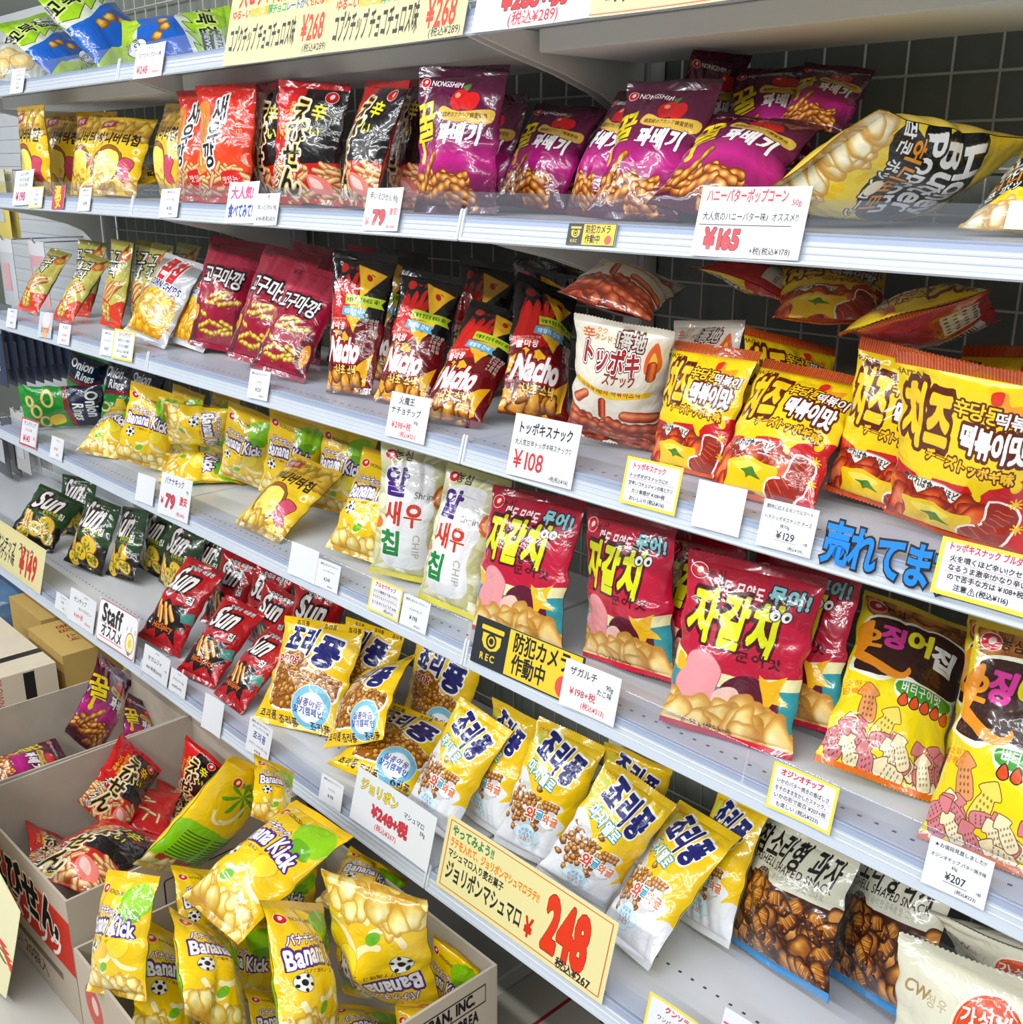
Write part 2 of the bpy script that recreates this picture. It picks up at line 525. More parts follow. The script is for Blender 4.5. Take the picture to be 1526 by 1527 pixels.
tag(mb.build('wall_back', M['panel']), kind='structure')

ZB = dict(A=1.796, B=1.495, C=1.124, D=0.745, E=0.318)
YF = dict(A=-0.018, B=-0.018, C=-0.018, D=-0.018, E=-0.118)
ZT = {k: v + 0.036 for k, v in ZB.items()}
S15, C15 = math.sin(.26), math.cos(.26)
LEVEL = dict(A='top', B='second', C='third', D='fourth', E='bottom')
BAY = {-3.6: 'far left end bay', -2.4: 'left bay', -1.2: 'middle bay', 0.0: 'right bay'}

def shelf(sh, x0):
    x1 = x0 + 1.2; xm = x0 + 0.6
    zb, yf, zt = ZB[sh], YF[sh], ZT[sh]
    t = empty('display_shelf', (xm, 0.2, zt - 0.018))
    inv = Matrix.Translation(-Vector(t.location))
    side = BAY[x0]
    tag(t, f'white metal {LEVEL[sh]} shelf with price rail and clear guard, {side}', 'shelf', 'white display shelves of the snack gondola')
    def place(o):
        o.parent = t
        o.matrix_parent_inverse = inv
        return o
    g = 0.0025
    b = MB(); b.box(x0 + g, x1 - g, yf + 0.016, 0.405, zt - 0.014, zt)
    place(b.build('shelf_board', M['board'], bevel=0.002))
    b = MB(); b.box(x0 + 0.03, x1 - 0.03, 0.125, 0.385, zb - 0.014, zt - 0.0145)
    place(b.build('stiffener_box', M['under'], bevel=0.002))
    # price rail: ridged extrusion leaning back
    def pt(s, n): return (yf + s * S15 - n * C15, zb + s * C15 + n * S15)
    prof = [pt(0.0, 0.0), pt(-.002, .003), pt(0.0, .006), pt(0.004, .0055), pt(.006, .003), pt(.012, .0025), pt(.013, .0036), pt(.015, .0025),
            pt(.021, .0025), pt(.022, .0036), pt(.024, .0025), pt(.034, .0025), pt(.036, .004), pt(.038, .003), pt(.038, -.002), pt(.030, -.003), pt(.004, -.004)]
    b = MB(); b.prism_x(x0 + g, x1 - g, prof)
    place(b.build('price_rail', M['rail']))
    # clear guard in two lengths, an upright strip with a small foot
    top = 0.075 if sh != 'D' else 0.082
    for xa, xb in ((x0 + .006, xm - .002), (xm + .002, x1 - .006)):
        b = MB()
        b.prism_x(xa, xb, [pt(.028, .0056), pt(top, .0056), pt(top + .0015, .0048), pt(top, .0040), pt(.028, .0040)])
        place(b.build('clear_guard', M['clear']))
    for xe in (x0 + .004, x1 - .004):
        b = MB(); b.prism_x(xe - .003, xe + .003, [pt(0, .006), pt(.044, .0056), pt(.05, .0046), pt(.05, .001), pt(.0, .001)])
        place(b.build('rail_end_cap', M['white'], bevel=.0008))
    # cantilever brackets at both ends
    for xe in (x0 + .012, x1 - .012):
        pr = [(0.012, zt - .016), (0.012, zb + 0.004), (.10, zb - .018), (.20, zb - .040), (.29, zb - .066), (.34, zb - .090), (.375, zb - .13), (.405, zb - .13), (.405, zt - .016)]
        b = MB(); b.prism_x(xe - .0025, xe + .0025, pr)
        place(b.build('bracket', M['under'], bevel=.0008))
    return t
for x0 in (-2.4, -1.2, 0.0):
    for sh in 'ABCDE':
        shelf(sh, x0)
shelf('E', -3.6)

UP = {-2.4: 'left of the honey chip bags', -1.2: 'between left and middle bays', 0.0: 'between middle and right bays', 1.2: 'at the right end'}
for x in (-2.4, -1.2, 0.0, 1.2):
    b = MB(); b.box(x - .022, x + .022, .41, .455, 0, 2.3)
    o = b.build('gondola_upright', M['post'], bevel=.003)
    tag(o, f'slotted grey metal upright post {UP[x]}', 'post', 'upright posts of the gondola')
for x0 in (-2.4, -1.2, 0.0):
    b = MB(); b.box(x0 + .02, x0 + 1.18, .458, .466, 0.02, 2.28)
    tag(b.build('gondola_back_panel', M['panel']), f'dark grey back panel behind the wire mesh, {BAY[x0]}', 'panel', 'back panels of the gondola')
    b = MB()
    n = 17
    for i in range(1, n):
        x = x0 + 1.2 * i / n; b.tube((x, .440, .05), (x, .440, 2.25), .0021, 6)
    k = 0
    z = 0.089
    while z < 2.25:
        b.tube((x0 + .023, .4357, z), (x0 + 1.177, .4357, z), .0021, 6); z += 0.066
    tag(b.build('wire_mesh_panel', M['wire']), f'pale wire grid hung on the back panel, {BAY[x0]}', 'wire mesh', 'wire grids on the gondola back')
# kick space under the bottom shelf
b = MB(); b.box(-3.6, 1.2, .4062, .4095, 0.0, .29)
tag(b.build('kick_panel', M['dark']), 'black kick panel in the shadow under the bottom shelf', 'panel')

# ------------------------------------------------------------------ snack bag artwork, one function per kind
Y1 = (.965, .80, .05); Y2 = (.90, .68, .03)
def noodles(a, reg, seed, n=46, L=26, wd=6.0):
    a.sticks(reg, n, L, wd, (.90, .66, .40), (.58, .30, .13), (.98, .86, .66), seed, (-.9, .9), 0)

def art_tc(asp):
    a = Art(asp, (.86, .89, .80))
    a.poly([(0, 0), (100, 0), (100, 30), (86, 34), (90, 27), (66, 40), (70, 31), (44, 42), (46, 33), (20, 44), (0, 36)], (.66, .85, .10), line=(BLK, .8))
    a.rect(0, 0, 100, 7, (.62, .82, .12))
    a.text('꼬북칩', 40, 23, 26, BLK, .05, -.12, [((.86, .95, .5), .10)], sx=1.1)
    a.rrect(64, 8, 97, 17, 2, (.93, .95, .9), (BLK, .8)); a.text('TURTLE', 80, 12.5, 9, BLK, .04, -.05)
    a.rrect(68, 18, 99, 27, 2, (.07, .22, .15)); a.text('NEWS', 83, 22.5, 9, WHT, .04, -.05)
    a.poly([(0, 44), (30, 50), (60, 42), (100, 36), (100, 74), (60, 86), (20, 84), (0, 88)], (.07, .38, .78))
    a.poly([(0, 88), (30, 82), (52, 90), (100, 84), (100, 100), (0, 100)], (.72, .86, .16), 0)
    for x, y in ((56, 60), (70, 68), (40, 62)): a.lump(x, y, 9, 7, .6, (.90, .68, .2), (.5, .3, .06), (.98, .88, .5), x)
    a.ell(80, 86, 15, 12, WHT, line=(BLK, 1)); a.text('WOW!', 80, 86, 11, BLK, .05, -.15)
    a.text('4 LAYERS', 70, 94, 7, BLK, .03, -.1)
    return a
def art_pb(asp):
    a = Art(asp, (.88, .88, .80))
    a.text('버터', 38, 22, 30, BLK, .03, -.05); a.text('감자칩', 68, 40, 12, (.35, .3, .25), .02)
    for x, y, r in ((26, 62, 24), (56, 72, 22), (20, 84, 17)):
        a.ell(x, y, r, r * .8, (.93, .80, .50), .3, line=((.66, .48, .2), 1)); a.ell(x - 3, y - 3, r * .6, r * .4, (.97, .88, .64), .3)
    a.poly([(78, 40), (88, 44), (84, 56), (76, 50)], (.3, .52, .26), 5)
    return a
def art_hb(asp):
    a = Art(asp, (.93, .77, .10))
    a.chips((0, 2, 100, 26), 34, 10, (.86, .70, .22), (.62, .46, .10), (.95, .84, .42), 5, 1.3)
    a.rect(0, 0, 100, 4, (.88, .70, .12))
    a.poly([(6, 9), (34, 6), (36, 16), (8, 20)], (.66, .10, .14)); a.text('해태', 21, 12.5, 9, WHT, .03, -.08)
    a.text('허니버터칩', 52, 33, 20, (.13, .09, .05), .08, 0, fit=94)
    a.text('HONEY BUTTER CHIP', 60, 21, 6, (.5, .3, .06), .02)
    a.ell(40, 66, 30, 31, (.62, .36, .14), line=((.2, .12, .05), 1)); a.ell(42, 68, 25, 27, (.97, .90, .42), line=((.25, .14, .05), .8))
    a.ell(28, 75, 4.5, 4, (.96, .72, .2)); a.ell(56, 75, 4.5, 4, (.96, .72, .2))
    a.poly([(72, 58), (90, 62), (84, 76), (92, 86), (72, 84), (66, 72)], (.84, .30, .42), 5, ((.3, .1, .1), .8))
    a.chips((10, 88, 100, 99), 16, 9, (.94, .80, .36), (.70, .50, .12), (.99, .92, .6), 8, 1.3)
    a.ell(88, 46, 6, 6, (.97, .93, .6)); a.ell(88, 46, 2.5, 2.5, (.9, .66, .1))
    return a
def art_sk(asp):
    a = Art(asp, (.88, .15, .06))
    a.grad(8, (.86, .13, .06), 75, (.93, .30, .08))
    a.poly([(0, 22), (26, 14), (40, 40), (36, 72), (0, 74)], (.95, .55, .16), 5)
    a.sticks((4, 26, 34, 66), 14, 24, 7, (.94, .62, .26), (.75, .34, .1), (.99, .84, .55), 2, (.9, 1.9))
    noodles(a, (2, 72, 98, 97), 3, 60, 18, 6)
    for i, (ch, x, y) in enumerate((('새', 60, 22), ('우', 57, 42), ('깡', 48, 62))):
        a.text(ch, x, y, 30, BLK, .06, -.18, [(WHT, .085)])
    a.text('90g', 84, 92, 7, WHT, .03, 0, [(BLK, .06)]); a.rect(0, 0, 100, 5, (.78, .10, .05))
    a.text('새우로 만든', 84, 30, 6, (.99, .8, .6), .02, 1.35)
    a.poly([(60, 78), (84, 74), (92, 84), (68, 90)], (.85, .1, .1), 4); a.text('맛있는', 76, 82, 8, WHT, .03, -.1)
    return a
def art_es(asp):
    a = Art(asp, (.80, .07, .07))
    a.poly([(44, 6), (100, 6), (100, 66), (50, 70), (36, 40)], (.07, .05, .06))
    a.rect(0, 0, 100, 6, (.72, .06, .07))
    noodles(a, (0, 70, 100, 98), 4, 64, 24, 7)
    a.poly([(60, 78), (84, 80), (92, 90), (74, 92), (60, 88)], (.93, .50, .45), 5); a.poly([(62, 80), (76, 82), (80, 88), (66, 87)], (.97, .78, .74), 5)
    for ch, x, y in (('え', 50, 27), ('び', 46, 46), ('せ', 40, 66), ('ん', 36, 86)):
        a.text(ch, x, y, 32, BLK, .045, .04, [(WHT, .10), ((.93, .78, .35), .05)])
    a.text('辛', 72, 26, 20, (.93, .90, .12), .05, .1, [(BLK, .04)]); a.text('い', 70, 41, 15, (.93, .90, .12), .05)
    a.text('天然えび使用', 27, 34, 8, (.98, .82, .15), .03, .12, vert=True, sp=.95); a.text('ピリ辛味!', 17, 38, 8, (.98, .82, .15), .03, .12, vert=True, sp=.95)
    a.text('スナック', 14, 76, 11, WHT, .05, .1, [(BLK, .06)], vert=True, sp=.9)
    drop_logo(a, 80, 12, 6); a.text('90g', 14, 94, 8, WHT, .03, 0, [(BLK, .08)])
    return a
def art_es_back(asp):
    a = Art(asp, (.78, .07, .08)); a.sticks((18, 20, 82, 80), 9, 34, 8, (.92, .76, .5), (.55, .2, .1), (.98, .9, .7), 9); a.rect(0, 0, 100, 6, (.72, .06, .07))
    return a
def art_pk(asp):
    a = Art(asp, (.33, .04, .20))
    a.grad(0, (.27, .03, .16), 46, (.42, .05, .27)); a.grad(46, (.42, .05, .27), 66, (.76, .10, .52)); a.grad(66, (.76, .10, .52), 88, (.36, .04, .22)); a.rect(0, 88, 100, 100, (.30, .03, .18))
    drop_logo(a, 10, 11, 4.2, 'NONGSHIM', WHT, 7.5, .1)
    a.ell(58, 24, 10, 10, (.80, .08, .10)); a.ell(70, 25, 9, 9, (.84, .10, .10)); a.ell(55, 21, 3, 2.5, (.97, .6, .5)); a.poly([(58, 15), (66, 13), (64, 18)], (.3, .5, .15), 3)
    a.poly([(40, 28), (60, 32), (92, 30), (96, 35), (90, 40), (62, 39), (40, 37), (34, 33)], (.85, .70, .28), 3); a.text('韓国産のアカシア蜂蜜使用', 65, 34.5, 5.2, (.3, .15, .05), .03, .02, fit=54)
    a.text('꿀', 23, 40, 44, (.93, .84, .07), .05, -.12, [((.25, .02, .12), .02)], sx=.85)
    a.stick(12, 58, 14, 5, 1.5, (.93, .84, .07), (.93, .84, .07)); a.ell(12, 65, 4, 5, (.93, .84, .07))
    a.text('꽈배기', 66, 49, 25, WHT, .10, .03, [((.30, .03, .2), .03)], fit=64, shear=.08)
    rg = random.Random(4)
    TW = ((.86, .54, .20), (.42, .18, .04), (.99, .84, .52), 2)
    for i in range(20):
        a.stick(rg.uniform(6, 70), rg.uniform(78, 93), rg.uniform(26, 38), 10, rg.uniform(-.7, .5), *TW)
    a.stick(24, 74, 44, 10, -.95, *TW); a.stick(56, 80, 36, 10, .2, *TW); a.stick(40, 86, 36, 10, -.4, *TW); a.stick(66, 88, 30, 10, .5, *TW)
    return a
def art_pc(asp):
    a = Art(asp, (.95, .83, .25))
    rg = random.Random(2)
    for i in range(90): a.ell(rg.uniform(0, 100), rg.uniform(4, 96), 2.6, 2.2, (.96, .79, .08))
    a.poly([(0, 38), (28, 34), (58, 38), (70, 54), (64, 72), (46, 82), (24, 82), (8, 88), (0, 82), (4, 70), (0, 56)], BLK, 6)
    for st, y, c, sz in (('Honey', 43, WHT, 31), ('Butter', 55, WHT, 29), ('Popcorn', 66, WHT, 23), ('허니버터', 74, (.95, .6, .1), 14), ('팝콘 ポップコーン', 80, WHT, 10)):
        a.text(st, 33, y, sz, c, .06, -.06, [(BLK, .09)], fit=76, sp=.98)
    a.ell(42, 20, 16, 12, (.13, .14, .48), line=(WHT, 1.2)); a.text('dore', 42, 19, 13, WHT, .06, 0); a.text('도레오', 44, 23, 5, (.9, .8, .2), .03)
    a.ell(80, 40, 15, 11, (.38, .14, .07), line=((.98, .84, .2), 1)); a.text('HONEY', 80, 39, 7, (.97, .75, .25), .05); a.text('BUTTER', 80, 42, 6, (.97, .75, .25), .05)
    for x, y in ((70, 13), (84, 62), (40, 78), (88, 48)): a.ell(x, y, 6, 4.5, (.98, .94, .82), .4, line=((.9, .75, .4), .5))
    a.chips((0, 93, 100, 100), 60, 7, (.97, .92, .74), (.80, .58, .22), (1, .98, .9), 3, 1.15)
    return a
def art_mg(asp):
    a = Art(asp, (.78, .75, .36), 300)
    a.rect(0, 0, 100, 6, (.60, .57, .24))
    rg = random.Random(1)
    for i in range(60): a.ell(rg.uniform(0, 100), rg.uniform(5, 40), 3, 2.4, (.70, .67, .30), al=.6)
    a.text('꼬고', 42, 21, 38, WHT, .05, -.05, [(BLK, .09)]); a.text('바삭', 46, 36, 34, WHT, .05, -.05, [(BLK, .09)])
    a.ring(82, 16, 16, 8, (.86, .38, .12), (.78, .75, .36)); a.poly([(74, 10), (82, 2), (88, 10)], (.5, .2, .08), 3)
    for i in range(8): a.stick(38 + i * 5, 56 + (i % 3) * 4, 58, 13, -.9, (.85, .60, .32), (.55, .30, .10), (.96, .80, .55), 0)
    a.poly([(0, 78), (30, 70), (70, 76), (100, 70), (100, 100), (0, 100)], (.86, .24, .12), 4)
    a.ring(40, 84, 28, 5, (.86, .20, .12), (.93, .78, .22)); a.chips((24, 78, 58, 92), 16, 7, (.93, .80, .4), (.6, .4, .1), (.99, .93, .7), 4)
    return a
def art_cc(asp):
    a = Art(asp, (.74, .75, .77))
    a.rect(0, 0, 100, 7, (.80, .81, .83)); a.grad(7, (.55, .56, .58), 30, (.80, .81, .82))
    a.text('콘칩', 54, 20, 40, (.82, .09, .13), .10, .1, [(WHT, .08)], fit=86); a.text('CORN CHIPS', 54, 37, 15, NAVY, .07, .1, [(WHT, .05)], fit=90)
    a.text('군옥수수맛', 66, 46, 9, (.2, .2, .5), .03, .1)
    a.poly([(8, 48), (50, 42), (92, 52), (90, 86), (60, 94), (8, 86)], (.95, .76, .10), 6)
    a.chips((12, 52, 84, 88), 60, 9, (.96, .76, .10), (.80, .52, .03), (.99, .90, .45), 6, 1.3)
    a.rect(0, 94, 100, 100, (.82, .83, .85))
    return a
def art_gm(asp):
    a = Art(asp, (.62, .06, .20))
    a.grad(0, (.58, .10, .20), 26, (.70, .18, .28)); a.grad(26, (.64, .07, .21), 60, (.60, .04, .18))
    a.rect(0, 0, 100, 5, (.56, .08, .18)); a.text('농심', 16, 9, 8, (.3, .02, .08), .04)
    a.text('고구마깡', 50, 38, 30, WHT, .06, .10, [((.12, .06, .08), .11)], fit=98, sp=.92)
    rg = random.Random(5)
    for i in range(11):
        x, y = rg.uniform(12, 78), rg.uniform(54, 90); an = rg.uniform(-.5, .4)
        a.stick(x, y, 38, 9, an, (.90, .76, .26), (.50, .22, .05), (.98, .92, .60), 3, (.80, .62, .18))
    a.poly([(0, 66), (10, 60), (18, 74), (12, 96), (0, 98)], (.42, .14, .20), 5); a.poly([(4, 66), (12, 66), (10, 76), (4, 78)], (.93, .62, .16), 4)
    a.poly([(82, 68), (96, 62), (100, 90), (88, 98), (78, 86)], (.42, .14, .20), 5); a.poly([(84, 76), (94, 70), (96, 84), (88, 90)], (.93, .62, .16), 4)
    return a
def art_na(asp):
    a = Art(asp, (.045, .05, .05))
    a.poly([(0, 50), (30, 44), (62, 52), (100, 50), (100, 100), (0, 100)], (.42, .04, .06), 4)
    a.ell(22, 12, 7, 7, (.75, .12, .1)); a.text('CW 청우', 42, 12, 6, (.75, .12, .1), .02)
    for k in range(11):
        x = 2 + 4.2 * k; a.poly([(x, 52), (x + 6, 30 - (k % 3) * 5), (x + 14, 16 + (k % 4) * 4), (x + 10, 36), (x + 10, 54)], (.72 + .05 * (k % 3), .07, .05), 4)
    def nacho(x, y, s, r=0):
        p = [(x - s, y - s * .35), (x + s, y - s * .3), (x + s * .1, y + s * .55)]
        c, sn = math.cos(r), math.sin(r)
        p = [(x + (u - x) * c - (v - y) * sn * 2, y + (u - x) * sn * .5 + (v - y) * c) for u, v in p]
        a.poly(p, (.93, .70, .13), 0, ((.6, .4, .05), .8)); a.ell(x + s * .1, y - s * .08, s * .26, s * .16, (.72, .08, .05), .8); a.stick(x + s * .3, y - s * .16, s * .3, 1.6, .5, (.2, .4, .1), (.2, .4, .1))
    nacho(66, 20, 24, .2); nacho(56, 46, 24, -.1)
    a.poly([(34, 30), (98, 32), (94, 35.5), (98, 39), (34, 37)], (.72, .82, .14)); a.text('어떻게 맛있게 매워도 돼?', 65, 34.5, 7.5, BLK, .04, .03, fit=58)
    a.poly([(30, 38), (78, 41), (74, 44), (78, 47), (28, 44)], (.36, .66, .80)); a.text('데일리 간식', 53, 42.5, 8, WHT, .04, .08, fit=42)
    a.text('WELCOME TO THE', 22, 47, 4, (.9, .8, .7), .02); a.text('SPICY WORLD', 22, 49, 4, (.9, .8, .7), .02)
    a.text('불마왕', 24, 54, 15, WHT, .04, .02, fit=40)
    a.poly([(2, 64), (20, 57), (30, 60), (40, 58), (50, 62), (64, 66), (70, 72), (0, 74)], (.93, .68, .10), 0)
    a.poly([(70, 84), (96, 72), (88, 94), (74, 96)], (.93, .68, .10), 0); a.poly([(0, 84), (22, 88), (40, 95), (0, 97)], (.90, .62, .10), 0)
    a.chips((4, 88, 80, 97), 18, 9, (.86, .58, .16), (.36, .14, .03), (.98, .84, .45), 3)
    a.text('Nacho', 47, 72, 48, WHT, .09, .05, [((.28, .02, .04), .12), ((.62, .08, .09), .07)], fit=97, shear=.14)
    a.text('나초 스낵', 52, 85, 15, (.98, .86, .40), .08, .03, [((.40, .10, .02), .08)], fit=60)
    for i, t in enumerate(('불마왕', '2.먹쇠', '3.맛짱', '4.캡틴', '5.독불')): a.text(t, 88, 48 + i * 3.2, 6, (.85, .85, .8), .02)
    return a
def art_tb(asp):
    a = Art(asp, (.90, .88, .82))
    a.rect(0, 0, 100, 4, (.88, .86, .80))
    a.text('辛', 18, 13, 13, (.86, .40, .10), .06); a.text('タンドン', 36, 14, 7, (.80, .50, .12), .04); a.text('クク', 31, 9, 6, (.85, .6, .15), .04)
    a.text('1番地', 62, 13, 17, (.82, .80, .76), .04, .04, [((.35, .10, .09), .07)], fit=44)
    a.text('トッポキ', 44, 28, 25, (.62, .12, .12), .08, .06, [(WHT, .05), ((.30, .08, .08), .09)], fit=84); a.text('スナック', 56, 40, 14, (.55, .10, .12), .06, .04, fit=42)
    a.poly([(86, 10), (94, 22), (92, 32), (80, 32), (78, 22)], (.90, .38, .14), 5); a.poly([(86, 17), (90, 25), (86, 31), (82, 25)], (.96, .76, .30), 5)
    a.stick(86, 31, 20, 9, 1.5, (.80, .30, .16), (.5, .14, .08), (.93, .5, .3))
    a.poly([(4, 45), (50, 49), (90, 47), (90, 54), (50, 57), (4, 53)], (.93, .78, .12)); a.text('신당동1번지 떡볶이스낵', 47, 51.5, 8, (.62, .14, .08), .04, .03, fit=74)
    a.stick(14, 62, 22, 9, -.8, (.85, .40, .22), (.55, .18, .08), (.95, .6, .4)); a.stick(80, 70, 40, 11, .1, (.85, .40, .22), (.55, .18, .08), (.95, .6, .4))
    a.stick(40, 66, 24, 8, 1.5, (.78, .26, .14), (.5, .14, .08), (.92, .5, .3))
    rg = random.Random(7)
    for i in range(30): a.stick(rg.uniform(4, 96), rg.uniform(79, 97), 44, 12, rg.uniform(-.35, .6), (.80, .36, .20), (.50, .16, .08), (.93, .58, .38), 4, (.70, .26, .14))
    return a
def seal_stripes(a, y0, y1, c1=(.86, .42, .14), c2=(.70, .24, .10)):
    a.rect(0, y0, 100, y1, c1)
    for i in range(0, 100, 2): a.rect(i, y0, i + 1, y1, c2)
def art_ct(asp):
    a = Art(asp, (.96, .82, .05))
    for x, y, r in ((14, 22, 5), (84, 34, 6), (64, 12, 4), (92, 60, 5)): a.ell(x, y, r, r * .9, (.93, .76, .03))
    a.poly([(0, 64), (20, 66), (30, 72), (34, 65), (60, 64), (66, 71), (74, 63), (100, 54), (100, 100), (0, 100)], (.80, .10, .12), 0)
    for x, y in ((34, 70), (66, 70), (90, 60)): a.ell(x, y, 3.4, 4.5, (.96, .82, .05))
    a.ell(36, 90, 46, 30, (.93, .91, .87), line=((.70, .66, .62), .8))
    a.text('食べれば食べるほどクセになる!', 46, 72.5, 7.2, (.14, .10, .10), .04, .13, fit=74, rise=-.5)
    a.chips((6, 80, 66, 97), 26, 10, (.84, .30, .10), (.50, .10, .04), (.97, .60, .3), 4, 1.6)
    a.poly([(12, 82), (22, 80), (34, 78), (50, 81), (64, 82), (62, 92), (58, 97), (40, 96), (16, 98), (16, 90)], (.96, .80, .08), 4); a.poly([(20, 83), (36, 81), (50, 84), (34, 88)], (.99, .90, .36), 4)
    a.poly([(28, 86), (34, 85.5), (40, 84), (44, 87), (50, 90), (40, 89), (36, 90.5), (34, 88)], (.30, .50, .14), 3)
    a.poly([(76, 71), (92, 73), (91, 87), (78, 98), (57, 97), (58, 89), (72, 85)], (.62, .16, .10), 3, (WHT, 1.6))
    for i in range(7): a.stick(85 - i * 1.2 - (i * i) * .5, 76 + i * 3, 12, 2.2, .2 + .12 * i, (.72, .24, .15), (.55, .13, .08), (.88, .45, .3))
    drop = (.86, .18, .10)
    a.poly([(64, 14), (72, 12), (76, 18), (88, 16), (84, 22), (66, 21)], (.93, .60, .12), 4); a.poly([(63, 13), (70, 12), (70, 18), (64, 18)], drop, 4)
    a.text('HAITAI', 9, 12, 6, (.45, .28, .05), .04, .05)
    a.text('치즈', 26, 35, 44, (.97, .80, .08), .12, .03, [((.36, .12, .05), .11)], fit=58)
    a.text('辛당동', 58, 24, 12, (.97, .82, .10), .06, .03, [((.36, .12, .05), .10)], sp=.9); a.text('떡볶이', 84, 26, 10.5, WHT, .06, .05, [((.36, .12, .05), .10)], sp=.9)
    a.text('떡볶이맛', 72, 39, 20, WHT, .09, .05, [((.36, .12, .05), .13)], fit=58, sp=.9); a.text('チーズトッポギ味', 58, 54, 12.5, (.97, .76, .10), .10, .06, [((.36, .12, .05), .10)], fit=72)
    for x, y in ((94, 84), (92, 70)):
        for k in range(4): a.stick(x, y, 9, 1.2, k * .785, (.96, .80, .1), (.96, .80, .1))
    seal_stripes(a, 0, 8); a.rect(0, 97, 100, 100, (.80, .30, .12))
    return a
def art_ct_back(asp):
    a = Art(asp, (.70, .07, .09)); seal_stripes(a, 0, 10); seal_stripes(a, 93, 100)
    a.rect(54, 62, 92, 88, (.88, .87, .84)); rg = random.Random(3); x = 58
    while x < 86:
        w = rg.choice((.6, 1.0, 1.6)); a.rect(x, 65, x + w, 82, BLK); x += w + rg.choice((.6, 1.0, 1.4))
    a.rect(8, 66, 44, 86, (.86, .85, .82)); a.text('2022. 10. 12', 26, 78, 6, BLK, .03)
    a.rrect(10, 18, 60, 46, 4, (.80, .14, .14)); a.rrect(64, 20, 92, 50, 2, (.85, .85, .8))
    for i in range(5):
        for j in range(4): a.ell(68 + j * 7, 24 + i * 5.5, 1.8, 1.8, (.2, .2, .2))
    return a
def art_or(asp):
    a = Art(asp, (.06, .55, .16))
    a.rect(0, 0, 100, 6, (.10, .66, .22)); a.poly([(0, 6), (100, 6), (100, 38), (50, 42), (0, 46)], (.06, .09, .22))
    a.text('Onion', 44, 19, 32, WHT, .06, -.03, [((.1, .15, .3), .05)], shear=.18, fit=84); a.text('Rings', 58, 34, 28, WHT, .06, -.03, [((.1, .15, .3), .05)], shear=.18, fit=70)
    a.poly([(0, 47), (50, 42), (100, 38), (100, 44), (50, 49), (0, 54)], (.55, .06, .12))
    for x, y, r in ((22, 70, 20), (52, 84, 18), (80, 76, 18), (30, 90, 14)):
        a.ell(x, y, r, r * .66, (.52, .34, .06)); a.ell(x, y, r - 1, r * .66 - 1, (.88, .80, .48)); a.ell(x, y, r - 7, r * .66 - 6, (.06, .50, .15))
    a.poly([(60, 56), (84, 54), (92, 66), (80, 72), (64, 68)], (.94, .78, .16), 5, ((.6, .4, .05), .8)); a.rect(0, 95, 100, 100, (.10, .68, .24))
    return a
def banana_shape(a, x, y, s, r):
    pts = [(-1, -.2), (-.5, .25), (.2, .4), (.85, .1), (1, -.15), (.6, -.02), (.1, .08), (-.4, -.05), (-.8, -.4)]
    c, sn = math.cos(r), math.sin(r); kk = a.k / a.ky
    a.poly([(x + s * (u * c - v * sn), y + s * (u * sn + v * c) * kk) for u, v in pts], (.98, .93, .70), 5, ((.90, .74, .2), .8))
def ball(a, x, y, r):
    a.ell(x, y, r, r, (.93, .93, .92), line=((.25, .25, .25), .5)); a.ell(x, y, r * .36, r * .36, BLK)
    for k in range(5):
        t = k * 1.2566 + .3; a.ell(x + math.cos(t) * r * .8, y + math.sin(t) * r * .8 * a.k / a.ky, r * .2, r * .2, BLK)
def art_bk(asp):
    a = Art(asp, (.95, .79, .03))
    a.rect(0, 0, 100, 5, (.90, .72, .04)); drop_logo(a, 13, 14, 5.2, 'NONGSHIM', BLK, 6.6, .08)
    a.poly([(54, 15), (78, 7), (98, 12), (98, 28), (78, 34), (62, 28)], (.56, .80, .06), 5)
    a.poly([(66, 27), (84, 26), (92, 34), (76, 37)], (.42, .68, .08), 4)
    P = ((.38, .20, .56), .085)
    a.text('バナナキック', 36, 30, 12, WHT, .06, .0, [P], fit=56, shear=.1)
    a.text('Banana Kick', 50, 41, 28, WHT, .08, .0, [((.30, .14, .50), .10)], fit=98, rise=-.22)
    a.text('バナナ風味コーンスナック', 52, 53, 7, (.35, .20, .04), .03, .02, fit=66, rise=-.2)
    ball(a, 20, 60, 9)
    for x, y, s, r in ((52, 66, 18, -.8), (74, 70, 20, .5), (30, 78, 18, .2), (66, 84, 18, -.3), (18, 90, 16, .6), (46, 92, 20, .1), (84, 92, 16, -.5)): banana_shape(a, x, y, s, r)
    a.chips((0, 86, 100, 99), 34, 8, (.95, .87, .52), (.78, .58, .14), (1, .97, .82), 3, 1.5)
    a.ell(44, 76, 8, 5, (.42, .72, .14), -.6); a.ell(70, 58, 11, 14, (.97, .88, .2), .4, line=((.86, .68, .05), .7))
    return a
